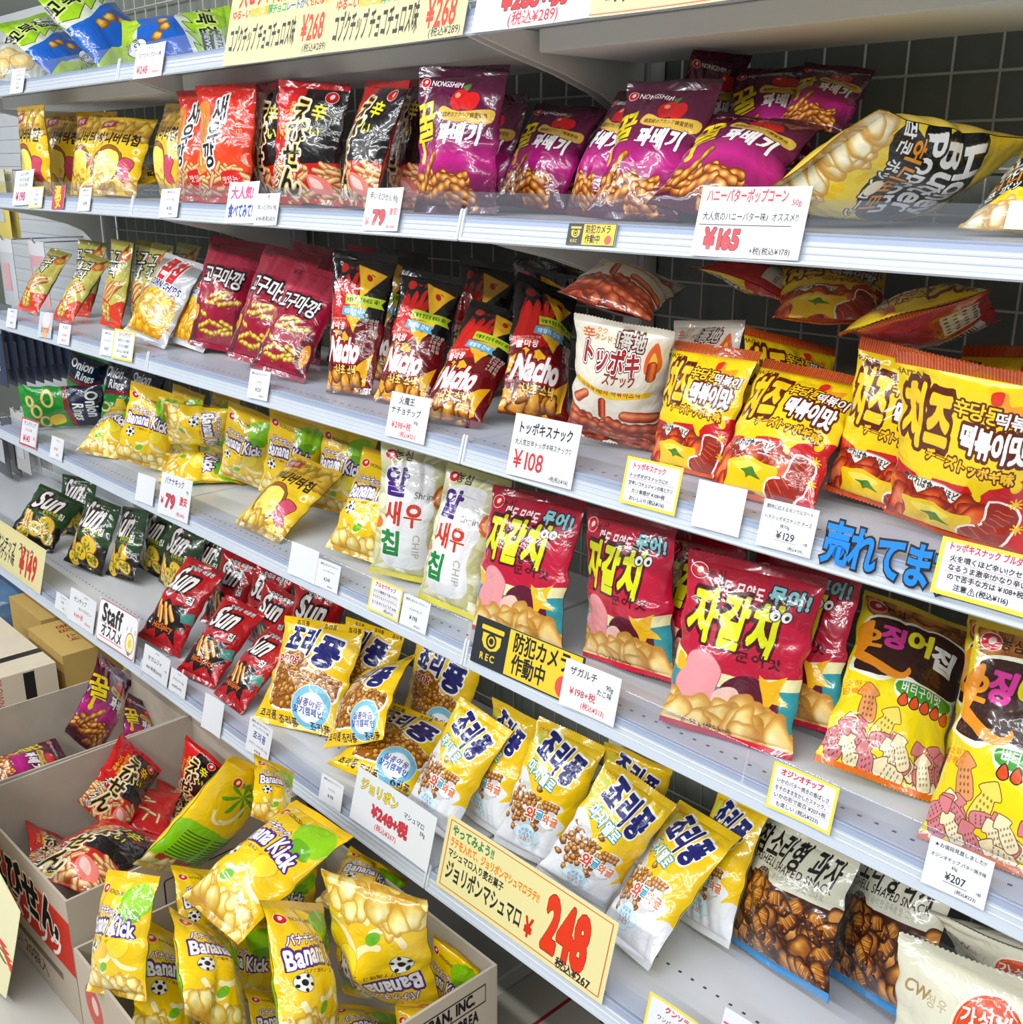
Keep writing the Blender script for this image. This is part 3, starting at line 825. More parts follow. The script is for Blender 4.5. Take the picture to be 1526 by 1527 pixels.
def art_bk_back(asp):
    a = Art(asp, (.94, .78, .04)); a.rect(0, 0, 100, 5, (.90, .72, .04))
    drop_logo(a, 30, 15, 5, 'NONGSHIM', BLK, 7, .05)
    for k in range(7):
        t = k * .9; a.poly([(50, 22), (50 + 24 * math.cos(t), 24 + 10 * math.sin(t)), (50 + 30 * math.cos(t + .3), 25 + 12 * math.sin(t + .3))], (.36, .66, .12), 3)
    ball(a, 84, 30, 7); banana_shape(a, 50, 38, 18, -.8); banana_shape(a, 30, 42, 12, .4)
    a.poly([(0, 56), (30, 52), (70, 56), (100, 52), (100, 92), (0, 92)], (.50, .76, .08), 4)
    for i in range(11):
        a.rect(10, 60 + i * 2.6, 10 + 36, 60.9 + i * 2.6, (.2, .36, .08)); a.rect(52, 60 + i * 2.6, 88 - (i % 3) * 8, 60.9 + i * 2.6, (.2, .36, .08))
    a.rect(8, 84, 60, 89, (.72, .12, .12)); a.chips((0, 92, 100, 99), 22, 7, (.97, .92, .70), (.86, .70, .24), (1, .98, .88), 3, 1.4)
    return a
def art_as(asp):
    a = Art(asp, (.86, .86, .66))
    a.chips((0, 3, 100, 98), 60, 14, (.90, .89, .74), (.76, .75, .50), (.97, .96, .88), 2, 1.5)
    a.rect(0, 0, 100, 4, (.84, .83, .52)); a.rect(0, 96, 100, 100, (.84, .80, .30))
    a.poly([(18, 14), (70, 11), (78, 20), (86, 40), (80, 62), (84, 84), (60, 91), (22, 90), (12, 70), (20, 50), (10, 30)], (.92, .92, .93), 5)
    drop_logo(a, 16, 8, 6); a.text('농심', 36, 8, 13, BLK, .03)
    a.text('알', 36, 27, 38, (.26, .10, .48), .07, .0); a.text('새우', 50, 50, 38, (.80, .22, .15), .07, .0, fit=84); a.text('칩', 36, 74, 37, (.05, .53, .22), .07, .0)
    a.text('Shrimp', 76, 33, 12, (.45, .45, .45), .01); a.text('CHIP', 66, 74, 14, (.70, .68, .62), .03, 1.57, sp=1.1)
    a.ell(94, 32, 12, 16, (.86, .42, .14), .2); a.ell(94, 32, 8, 11, (.95, .70, .45), .2); a.ell(4, 60, 9, 8, (.88, .48, .2), .2); a.ell(8, 42, 8, 13, (.93, .92, .78), .3, line=((.7, .7, .5), .6))
    for y in (91, 18): a.rect(34, y, 66, y + .5, (.7, .7, .72))
    return a
def art_jg(asp):
    a = Art(asp, (.75, .08, .22))
    a.grad(0, (.58, .05, .14), 14, (.75, .08, .22)); a.rect(0, 0, 100, 4, (.60, .05, .15))
    drop_logo(a, 10, 10, 5); a.text('농심', 25, 10.5, 8, (.3, .03, .08), .03)
    a.text('맛도 모양도', 44, 16, 10.5, WHT, .08, .03, fit=46); a.text('문어!', 82, 15.5, 13, (.55, .80, .82), .10, .05, [((.1, .12, .2), .08)])
    a.text('자갈치', 48, 35, 39, (.86, .88, .04), .10, .05, [((.28, .04, .10), .085)], fit=97, sx=1.0, shear=.06); 
    for x in (73, 81): a.ell(x, 24.5, 3.6, 3.8, WHT, line=((.2, .05, .1), .6)); a.ell(x + .4, 24.8, 1.5, 1.6, BLK)
    a.text('문어맛', 70, 52, 12, (.28, .04, .1), .04, .03); 
    a.poly([(0, 54), (18, 62), (60, 64), (100, 58), (100, 66), (60, 72), (18, 72), (0, 66)], (.93, .90, .68), 0); a.poly([(0, 66), (18, 71), (60, 71), (100, 65), (100, 100), (0, 100)], (.18, .58, .62), 0)
    a.poly([(10, 66), (16, 56), (30, 54), (42, 62), (40, 74), (46, 84), (30, 90), (12, 84), (6, 76)], (.93, .60, .62), 5, ((.75, .36, .42), .6))
    a.poly([(44, 70), (60, 62), (80, 66), (88, 78), (78, 88), (58, 90), (44, 84)], (.36, .07, .17), 5); a.poly([(40, 74), (54, 70), (60, 80), (54, 90), (38, 88)], (.96, .78, .72), 5)
    a.poly([(70, 60), (78, 63), (90, 58), (86, 68), (94, 74), (82, 74), (78, 80), (74, 70)], (.95, .72, .08), 2); a.poly([(4, 58), (10, 60), (12, 66), (4, 68)], (.95, .72, .08), 2)
    a.chips((0, 87, 100, 98), 30, 11, (.95, .80, .46), (.76, .52, .2), (.99, .93, .72), 6, 1.5); a.rect(0, 97, 100, 100, (.78, .10, .24))
    a.text('90 g (470 kcal)', 40, 95, 5, (.3, .15, .05), .02)
    return a
def art_oj(asp):
    a = Art(asp, (.93, .84, .06))
    for i in range(4): a.chips((14, 2, 92, 11), 10, 9, (.80, .50, .16), (.50, .26, .06), (.93, .74, .4), i, 2.0)
    a.rect(0, 0, 100, 3, (.88, .76, .08)); drop_logo(a, 14, 8, 6); a.text('농심', 33, 8, 10, BLK, .03)
    a.poly([(8, 16), (40, 12), (84, 14), (100, 18), (100, 46), (78, 54), (48, 50), (26, 56), (2, 50), (6, 34)], (.96, .96, .88), 4)
    a.poly([(10, 17), (40, 14), (84, 15), (100, 20), (100, 44), (78, 51), (48, 47), (26, 53), (5, 48), (9, 34)], (.20, .08, .06), 4)
    a.poly([(2, 24), (14, 18), (12, 34), (4, 40)], (.95, .58, .10), 4)
    a.poly([(4, 42), (20, 46), (40, 52), (52, 46), (50, 42), (44, 46), (24, 42), (6, 37)], (.95, .58, .10), 4)
    for ch, x, y, c, sz in (('오', 17, 30, (.95, .60, .12), 25), ('징', 38, 27, (.84, .22, .60), 26), ('어', 62, 26, (.86, .82, .10), 27), ('집', 85, 31, (.95, .95, .93), 27)): a.text(ch, x, y, sz, c, .10, .06)
    a.poly([(42, 52), (60, 49), (96, 50), (98, 56), (80, 63), (48, 62)], (.97, .97, .93), 3); a.poly([(44, 53), (70, 51), (95, 52), (88, 60), (50, 60)], (.24, .60, .12), 3); a.text('버터구이맛', 68, 55.5, 11, WHT, .06, -.02, fit=44)
    for i in range(5): a.poly([(48 + i * 10, 63), (52 + i * 10, 58.5), (56 + i * 10, 63), (52 + i * 10, 65)], (.85, .30, .08), 3, ((.2, .06, .04), .8))
    def squid(x, y, s, r, c):
        c0, sn = math.cos(r), math.sin(r); kk = a.k / a.ky
        p = [(-.35, 1), (.35, 1), (.42, .2), (.32, -.25), (.55, -.45), (.1, -.95), (-.1, -.95), (-.55, -.45), (-.32, -.25), (-.42, .2)]
        a.poly([(x + s * (u * c0 - v * sn), y + s * (u * sn + v * c0) * kk) for u, v in p], c, 4, ((.45, .25, .12), .7))
        for i in range(4):
            for j in range(3):
                u, v = -.2 + j * .2, -.2 + i * .3; a.ell(x + s * (u * c0 - v * sn), y + s * (u * sn + v * c0) * kk, s * .05, s * .08, tuple(q * .6 for q in c))
    squid(24, 68, 17, -.2, (.90, .60, .36)); squid(44, 76, 17, .35, (.93, .84, .36)); a.text('고소하고', 10, 60, 7, (.93, .50, .08), .04); a.text('담백한', 12, 64, 7, (.93, .50, .08), .04)
    rg = random.Random(4)
    for i in range(24): squid(rg.uniform(2, 100), rg.uniform(82, 96), 13, rg.uniform(-1.6, 1.6), (.95, .89, .72) if i % 2 else (.85, .50, .52))
    a.rect(0, 97, 100, 100, (.88, .42, .08))
    return a
def art_sun(asp, base, dark, sub, hot):
    a = Art(asp, base)
    a.rect(0, 0, 100, 6, dark)
    a.text('Sun', 50, 25, 64, (.93, .92, .90), .05, -.08, [((.20, .03, .04), .075)], shear=.34, fit=99)
    a.text('칩', 84, 42, 15, WHT, .05, -.05, [(BLK, .08)])
    if not hot:
        a.text('갈릭바게트맛', 62, 44, 10, (.80, .80, .2), .04, -.04, fit=46); a.text('GARLIC BAGUETTE', 62, 50, 4.5, (.8, .7, .35), .02)
        a.poly([(0, 66), (30, 60), (60, 70), (100, 62), (100, 100), (0, 100)], (.13, .10, .07), 4)
        for i in range(3): a.stick(14 + i * 7, 66 + i * 3, 46, 8, 1.25, (.93, .72, .30), (.66, .42, .10), (.99, .90, .6))
        for x, y, r in ((64, 66, 20), (46, 78, 17), (26, 90, 15), (78, 84, 14)):
            a.ell(x, y, r * 1.1, r * .85, (.55, .32, .08), .5); a.ell(x, y, r, r * .75, (.90, .76, .22), .5); a.chips((x - r * .5, y - r * .3, x + r * .5, y + r * .3), 7, 2.4, (.5, .55, .1), (.4, .3, .05), (.95, .9, .4), int(x))
    else:
        a.text('오!감자 매콤한', 58, 9, 9, WHT, .04, -.03, [(BLK, .08)])
        a.poly([(2, 78), (14, 66), (8, 58), (30, 56), (40, 48), (56, 56), (84, 50), (80, 64), (98, 72), (80, 78), (86, 92), (62, 84), (40, 94), (34, 84), (12, 90)], (.10, .07, .08), 0)
        for i in range(5): a.stick(24 + i * 9, 64 + (i % 2) * 5, 34, 9, 1.2 - .1 * i, (.94, .68, .30), (.66, .34, .08), (.99, .88, .6), 0)
        a.text('HotSpicy', 52, 80, 14, (.90, .42, .10), .05, -.06, [(BLK, .08)], fit=70, shear=.2)
        a.poly([(78, 60), (98, 54), (100, 66), (84, 68)], (.30, .60, .55), 0); a.rect(0, 93, 100, 100, dark)
    return a
def puff_heart(a, x0, y0, x1, y1, pts, seed):
    a.poly(pts, (.62, .36, .08), 5, (WHT, 2.2))
    p = smooth_closed(pts, 6); rg = random.Random(seed); n = 0
    while n < 150:
        x, y = rg.uniform(x0, x1), rg.uniform(y0, y1); ins = False
        for i in range(len(p)):
            xa, ya = p[i - 1]; xb, yb = p[i]
            if (ya > y) != (yb > y) and x < (xb - xa) * (y - ya) / (yb - ya) + xa: ins = not ins
        if not ins: n += .2; continue
        n += 1; an = rg.uniform(0, 3.1)
        a.lump(x, y, 4.0, 3.0, an, (.86, .60, .20), (.40, .20, .04), (.99, .88, .56), n, .05); a.stick(x, y, 3.4, .8, an, (.55, .32, .08), (.55, .32, .08))
def art_jr(asp):
    a = Art(asp, (.96, .79, .05))
    for i in range(12): a.rect(0, 8 + i * 8, 100, 8.3 + i * 8, (.97, .85, .3)); a.rect(i * 9, 8, i * 9 + .3, 94, (.97, .85, .3))
    for x in (26, 60, 90): a.text('죠리퐁', x, 4.5, 5.5, (.25, .15, .05), .04)
    puff_heart(a, 10, 30, 92, 84, [(14, 40), (30, 30), (48, 36), (58, 48), (74, 48), (92, 56), (92, 72), (60, 84), (22, 84), (14, 66)], 3)
    a.text('죠리', 36, 22, 30, NAVY, .09, .08, [(WHT, .06)], fit=60); a.text('퐁', 76, 31, 34, NAVY, .09, .15, [(WHT, .06)])
    a.text('pong', 28, 38, 13, (.66, .14, .10), .04, .0, [(WHT, .05)])
    a.ell(70, 80, 22, 20, (.50, .78, .90), line=(WHT, .8)); a.ell(70, 81, 16, 14, (.93, .95, .97)); a.text('실종아동', 70, 78, 8, (.35, .3, .6), .04, .05); a.text('찾기캠페인', 70, 85, 7.5, (.2, .3, .65), .04, .05)
    for x, y in ((20, 92), (46, 95), (84, 96)): a.text('죠리퐁', x, y, 8, (.16, .10, .25), .05, .05)
    return a
def art_jm(asp):
    a = Art(asp, (.95, .78, .04))
    a.text('CROWN', 20, 8, 6, (.75, .45, .06), .04)
    a.poly([(0, 40), (22, 42), (34, 52), (56, 56), (66, 50), (84, 54), (78, 60), (92, 66), (84, 74), (100, 72), (100, 100), (0, 100)], (.90, .91, .93), 4)
    a.poly([(2, 62), (14, 46), (30, 46), (36, 58), (58, 58), (70, 54), (76, 64), (66, 76), (30, 78), (8, 74)], (.82, .82, .82), 5)
    rg = random.Random(6)
    for i in range(110):
        x, y, an = rg.gauss(30, 15), rg.gauss(63, 7), rg.uniform(0, 3.1)
        if x < 3: continue
        if i % 5 == 0: a.lump(x, y, 4.0, 3.4, an, (.93, .92, .91), (.70, .68, .66), (1, 1, 1), i)
        else: a.lump(x, y, 4.8, 3.5, an, (.78, .52, .24), (.36, .18, .05), (.97, .82, .58), i, .06)
    a.ell(66, 68, 10, 7, (.95, .95, .96), .2)
    for i in range(8): a.lump(60 + 5 * (i % 4), 54 + 3 * (i // 4), 4, 3, i, (.78, .52, .24), (.36, .18, .05), (.97, .82, .58), i)
    a.text('죠리퐁', 56, 22, 40, NAVY, .10, .30, [(WHT, .06)], fit=94); a.ell(12, 13, 6, 9, (.80, .80, .2), .2); 
    a.text('마시멜로', 40, 37, 17, (.93, .98, .98), .07, .25, [((.20, .56, .60), .09)], fit=66)
    a.text('와', 46, 67, 17, (.86, .30, .18), .08, 0, [(WHT, .08)]); a.text('글', 58, 65, 13, (.25, .60, .75), .08, 0, [(WHT, .08)]); a.text('와글', 74, 66, 12, (.88, .45, .25), .08, 0, [(WHT, .08)])
    for dx, dy in ((-9, 0), (9, 0), (0, -3.5), (0, 3.5), (0, 0)): a.ell(44 + dx, 83 + dy, 10, 8, (.86, .93, .96), line=((.55, .78, .88), .5))
    for i, t in enumerate(('우유에', '마시멜로', '달콤한')): a.text(t, 44, 80 + i * 3.2, 5.5, ((.3, .55, .75), (.3, .55, .75), (.85, .4, .3))[i], .03)
    return a
def art_ss(asp):
    a = Art(asp, (.84, .83, .75))
    a.rect(0, 38, 100, 96, (.24, .10, .04))
    rg = random.Random(8)
    a.chips((0, 42, 100, 95), 90, 8.0, (.60, .34, .09), (.16, .05, .02), (.88, .64, .26), 8, 1.3, .12)
    for i in range(30):
        x, y, an = rg.uniform(2, 98), rg.uniform(43, 94), rg.uniform(0, 3.1)
        a.lump(x, y, 9.5, 6.6, an, (.66, .38, .10), (.18, .06, .02), (.93, .70, .32), i, .10)
        for q in range(4): a.stick(x + (q - 1.4) * 3.4 * math.cos(an), y + (q - 1.4) * 3.4 * math.sin(an) * a.k / a.ky, 8.5, 1.7, an + 1.57, (.70, .42, .12), (.36, .16, .04), (.90, .66, .30))
        a.lump(x + 6.5 * math.cos(an), y + 6.5 * math.sin(an) * a.k / a.ky, 3.2, 2.6, an, (.34, .14, .04), (.16, .05, .02), (.46, .22, .08), i)
    a.text('참소라형 과자', 52, 15, 22, BLK, .06, 0, fit=98); a.text('SEASHELL SHAPED SNACK', 50, 25.5, 8, (.15, .13, .12), .025, 0, fit=92, sp=1.12)
    a.text('고소하고 바삭한 중독성 맛 그대로', 56, 32.5, 5.5, (.66, .65, .60), .02, 0, fit=66)
    a.rect(0, 94, 100, 100, (.26, .56, .80)); a.rect(0, 0, 100, 4, (.80, .79, .71))
    return a
def art_sp(asp):
    a = Art(asp, (.87, .86, .77))
    a.rect(0, 0, 100, 5, (.84, .83, .74)); a.text('CW', 18, 26, 11, (.66, .54, .36), .05, 0, shear=.2); a.text('청우', 33, 28, 8, (.74, .68, .55), .02)
    a.ell(66, 34, 22, 22, (.85, .28, .10), line=((.96, .93, .86), 1.5)); a.ell(66, 34, 20, 20, (.85, .28, .10), line=((.95, .6, .4), .4))
    a.text('가성비', 66, 26, 11, WHT, .06, -.05); a.text('갑', 66, 39, 20, WHT, .09, 0)
    a.text('고구마', 42, 62, 24, BLK, .06, 0, fit=66); a.text('SWEET POTATO SNACK', 42, 74, 7, (.15, .13, .12), .03, 0, fit=70); a.rect(0, 84, 100, 100, (.80, .62, .30))
    return a
def art_sp_back(asp):
    a = Art(asp, (.85, .84, .76)); a.rect(0, 55, 100, 100, (.78, .22, .06)); a.text('190 g (38 g x 5) 950 kcal', 50, 76, 7, (.30, .06, .02), .03)
    return a

KIND = {}
#           W      H      T     art        back art or colour          name               seal(top, bottom)  twist
def kind(k, W, H, T, art, back, name, seal=(.055, .045), twist=0.0, bend=0.0):
    KIND[k] = dict(W=W, H=H, T=T, art=art, back=back, name=name, seal=seal, twist=twist, bend=bend, meshes={}, mats=None)
kind('tc', 0.187, 0.27, 0.07, art_tc, (.86,.89,.82), 'chip_bag', (.055, .045), 0)
kind('pb', 0.1785, 0.204, 0.06, art_pb, (.85,.85,.80), 'potato_chip_bag', (.055, .045), 0)
kind('hb', 0.1782, 0.2258, 0.055, art_hb, (.88,.72,.12), 'honey_chip_bag', (.055, .045), 0)
kind('sk', 0.1898, 0.2415, 0.07, art_sk, (.80,.12,.06), 'shrimp_snack_bag', (.055, .045), 0)
kind('es', 0.1733, 0.2363, 0.06, art_es, art_es_back, 'spicy_shrimp_bag', (.055, .045), 0)
kind('pk', 0.158, 0.222, 0.06, art_pk, (.28,.04,.17), 'twist_snack_bag', (.07,.045), 0)
kind('pc', 0.19, 0.294, 0.095, art_pc, (.93,.80,.28), 'popcorn_bag', (.055, .045), 0)
kind('mg', 0.0978, 0.2185, 0.05, art_mg, (.36,.34,.16), 'churro_snack_bag', (.055, .045), 0)
kind('cc', 0.161, 0.2258, 0.06, art_cc, (.62,.58,.58), 'corn_chip_bag', (.055, .045), 0)
kind('gm', 0.153, 0.2702, 0.065, art_gm, (.56,.06,.18), 'sweet_potato_snack_bag', (.055, .045), 0)
kind('na', 0.136, 0.2875, 0.065, art_na, (.05,.05,.05), 'nacho_bag', (.055, .045), 0.45)
kind('tb', 0.1573, 0.2137, 0.07, art_tb, (.50,.08,.10), 'rice_cake_snack_bag', (.055, .045), 0)
kind('ct', 0.165, 0.215, 0.06, art_ct, art_ct_back, 'cheese_snack_bag', (.08, .03), 0)
kind('or', 0.1445, 0.2415, 0.065, art_or, (.08,.50,.16), 'onion_ring_bag', (.055, .045), 0)
kind('bk', 0.152, 0.226, 0.065, art_bk, art_bk_back, 'banana_snack_bag', (.055, .045), 0)
kind('as', 0.152, 0.2783, 0.06, art_as, (.86,.84,.45), 'prawn_chip_bag', (.055, .045), 0)
kind('jg', 0.1943, 0.2517, 0.065, art_jg, (.74,.10,.22), 'octopus_snack_bag', (.055, .045), 0)
kind('oj', 0.1573, 0.273, 0.06, art_oj, (.90,.80,.08), 'squid_cracker_bag', (.055, .045), 0)
kind('sg', 0.161, 0.209, 0.05, lambda q: art_sun(q, (.17,.29,.15), (.12,.24,.11), 0, False), (.62,.64,.62), 'toast_chip_bag', (.055, .045), 0)
kind('sr', 0.133, 0.2232, 0.06, lambda q: art_sun(q, (.72,.07,.10), (.66,.06,.09), 0, True), (.60,.62,.62), 'toast_chip_bag', (.055, .045), 0)
kind('jr', 0.1955, 0.2185, 0.06, art_jr, (.90,.74,.08), 'cereal_puff_bag', (.055, .045), 0)
kind('jm', 0.1425, 0.2422, 0.06, art_jm, (.86,.80,.45), 'marshmallow_cereal_bag', (.055, .045), 0)
kind('ss', 0.2127, 0.2082, 0.06, art_ss, (.30,.50,.70), 'shell_snack_bag', (.055, .045), 0)
kind('sp', 0.209, 0.2125, 0.07, art_sp, art_sp_back, 'sweet_potato_chip_bag', (.055, .045), 0)

# ------------------------------------------------------------------ snack bags: pillow pouches with crimped seals
def pouch_surface(W, H, T, seed, seal, twist):
    rg = np.random.RandomState(seed)
    st, sb = seal
    nu, nv = 40, 52
    u = np.linspace(-1, 1, nu + 1)
    # finer columns near the side edges
    u = np.sign(u) * (1 - (1 - np.abs(u)) ** 1.25)
    w = np.linspace(0, 1, nv + 1); w = 0.5 - 0.5 * np.cos(np.pi * (0.12 + 0.76 * w)); w = (w - w[0]) / (w[-1] - w[0])
    U, Wv = np.meshgrid(u, w)
    A = np.clip(1 - np.abs(U) ** 2.3, 0, 1) ** 0.66
    B = np.clip(np.sin(np.pi * Wv ** 0.86), 0, 1) ** 0.55
    B = B * (1 + 0.10 * (0.5 - Wv))
    def crease(n, amp):
        d = np.zeros_like(U)
        for _ in range(n):
            side = rg.randint(4)
            if side == 0: p = np.array([-1.0, rg.uniform(.1, .9)]); a = rg.uniform(-.6, .6)
            elif side == 1: p = np.array([1.0, rg.uniform(.1, .9)]); a = np.pi + rg.uniform(-.6, .6)
            elif side == 2: p = np.array([rg.uniform(-.8, .8), 0.0]); a = np.pi / 2 + rg.uniform(-.5, .5)
            else: p = np.array([rg.uniform(-.8, .8), 1.0]); a = -np.pi / 2 + rg.uniform(-.5, .5)
            L = rg.uniform(.4, .9); c, s = np.cos(a), np.sin(a)
            x = (U - p[0]); y = (Wv - p[1]) * 1.6
            al = x * c + y * s; ac = -x * s + y * c
            d += amp * rg.uniform(.5, 1.2) * np.exp(-np.abs(ac) / rg.uniform(.04, .10)) * np.clip(1 - np.abs(al) / L, 0, 1)
        return d
    def lumps(n, amp):
        d = np.zeros_like(U)
        for _ in range(n):
            cx, cy = rg.uniform(-.8, .8), rg.uniform(.05, .95); r = rg.uniform(.2, .5)
            d += amp * rg.uniform(-1, 1) * np.exp(-((U - cx) ** 2 + ((Wv - cy) * 1.4) ** 2) / r ** 2)
        return d
    edge = np.clip(1 - np.abs(U), 0, .25) / .25 * np.clip(np.minimum(Wv, 1 - Wv), 0, .06) / .06
    hf = T * .55 * A * B * (1 + lumps(10, .26)) - edge * crease(17, .0060)
    hb = T * .45 * A * B * (1 + lumps(6, .15)) - edge * crease(7, .0025)
    hf = np.maximum(hf, .0006); hb = np.maximum(hb, .0006)
    pk1, pk2 = rg.uniform(0, 6, 2)
    pull = .085 * B * (1 + .25 * np.sin(Wv * 19 + pk1) * np.abs(U) ** 3 + .18 * np.sin(Wv * 31 + pk2))
    X = U * W / 2 * (1 - pull)
    V = sb + (1 - st - sb) * Wv
    Z = V * H - H * .012 * B * np.sign(Wv - .5)
    a1, a2, a3 = rg.uniform(-1, 1, 3)
    def bend(x, z):
        """gentle sway of the whole bag, and the twist some bags have"""
        t = z / H
        off = .010 * a1 * np.sin(np.pi * t) + .012 * a2 * np.clip(t - .72, 0, 1) ** 2 * 12 + .006 * a3 * (x / W) * 2 * (t - .5) * 2
        return off
    def warp(x, y, z):
        y = y + bend(x, z)
        if twist:
            an = twist * (z / H - .5)
            c, s = np.cos(an), np.sin(an)
            x, y = x * c - y * s, x * s + y * c
        return np.stack([x, y, z], -1)
    return u, U, Wv, X, V, Z, hf, hb, warp, rg

def grid_faces(r, c):
    i = np.arange(r - 1)[:, None] * c + np.arange(c - 1)[None, :]
    return np.stack([i, i + 1, i + c + 1, i + c], -1).reshape(-1, 4)

def raw_mesh(name, V, F, UV, MI, mats):
    me = bpy.data.meshes.new(name)
    me.vertices.add(len(V)); me.vertices.foreach_set('co', np.asarray(V, np.float32).ravel())
    nf = len(F)
    me.loops.add(nf * 4); me.loops.foreach_set('vertex_index', np.asarray(F, np.int32).ravel())
    me.polygons.add(nf)
    me.polygons.foreach_set('loop_start', np.arange(0, nf * 4, 4, dtype=np.int32))
    me.polygons.foreach_set('material_index', np.asarray(MI, np.int32))
    me.polygons.foreach_set('use_smooth', np.ones(nf, bool))
    uvl = me.uv_layers.new(name='print')
    uvl.data.foreach_set('uv', np.asarray(UV, np.float32)[np.asarray(F).ravel()].ravel())
    for m in mats: me.materials.append(m)
    me.update(calc_edges=True); me.validate()
    return me

def bag_meshes(k, seed):
    d = KIND[k]
    if seed in d['meshes']: return d['meshes'][seed]
    if d['mats'] is None:
        asp = d['H'] / d['W']
        front = print_material(d['name'] + '_print', d['art'](asp).image(d['name'] + '_print'))
        if callable(d['back']):
            back = print_material(d['name'] + '_back_print', d['back'](asp).image(d['name'] + '_back_print'))
        else:
            back = principled(d['name'] + '_back_film', d['back'], .3, coat=.5, bump=.2, nscale=30)
        d['mats'] = [front, back]
    W, H, T = d['W'], d['H'], d['T']
    u, U, Wv, X, V, Z, hf, hb, warp, rg = pouch_surface(W, H, T, hash_seed(k, seed), d['seal'], d['twist'])
    r, c = U.shape
    F0 = grid_faces(r, c)
    Pf = warp(X, -hf, Z).reshape(-1, 3); Pb = warp(X, hb, Z).reshape(-1, 3)
    uvf = np.stack([.5 + U / 2, V], -1).reshape(-1, 2); uvb = np.stack([.5 - U / 2, V], -1).reshape(-1, 2)
    P = np.concatenate([Pf, Pb]); F = np.concatenate([F0, F0[:, ::-1] + r * c])
    pouch = raw_mesh('pouch', P, F, np.concatenate([uvf, uvb]), [0] * len(F0) + [1] * len(F0), d['mats'])
    out = [('pouch', pouch)]
    st, sb = d['seal']
    for nm, v0, v1 in (('top_seal', 1 - st, 1.0), ('bottom_seal', 0.0, sb)):
        n = 60
        uu = np.linspace(-1, 1, n + 1); vv = np.linspace(v0, v1, 5)
        Us, Vs = np.meshgrid(uu, vv)
        edge_pull = (1 - Vs) / (1 - v0 + 1e-6) if nm == 'top_seal' else Vs / v1
        ph = rg.uniform(0, 6)
        wav = .0022 * np.sin(Us * 4.2 + ph) * (1 - edge_pull)
        crimp = .0005 * np.sin(np.arange(5) * np.pi)[:, None] + .0004 * np.where(np.arange(n + 1) % 2, 1, -1)[None, :]
        zz = Vs * H + (.0008 * np.where(np.arange(n + 1) % 2, 1, -1)[None, :] * (np.abs(Vs - (v1 if nm == 'top_seal' else v0)) < 1e-6))
        q = []
        for sgn in (-1, 1):
            q.append(warp(Us * W / 2, sgn * .0007 + wav + crimp, zz).reshape(-1, 3))
        Fs = grid_faces(5, n + 1)
        uvs = np.stack([.5 + Us / 2, Vs], -1).reshape(-1, 2); uvs2 = np.stack([.5 - Us / 2, Vs], -1).reshape(-1, 2)
        me = raw_mesh(nm, np.concatenate(q), np.concatenate([Fs, Fs[:, ::-1] + len(uvs)]), np.concatenate([uvs, uvs2]), [0] * len(Fs) + [1] * len(Fs), d['mats'])
        out.append((nm, me))
    d['meshes'][seed] = out
    return out

def hash_seed(k, s):
    return sum(ord(ch) * (i + 3) for i, ch in enumerate(k)) * 7 + s * 101

def bag_matrix(yaw, lean, roll):
    return Matrix.Rotation(yaw, 3, 'Z') @ Matrix.Rotation(-lean, 3, 'X') @ Matrix.Rotation(roll, 3, 'Y')

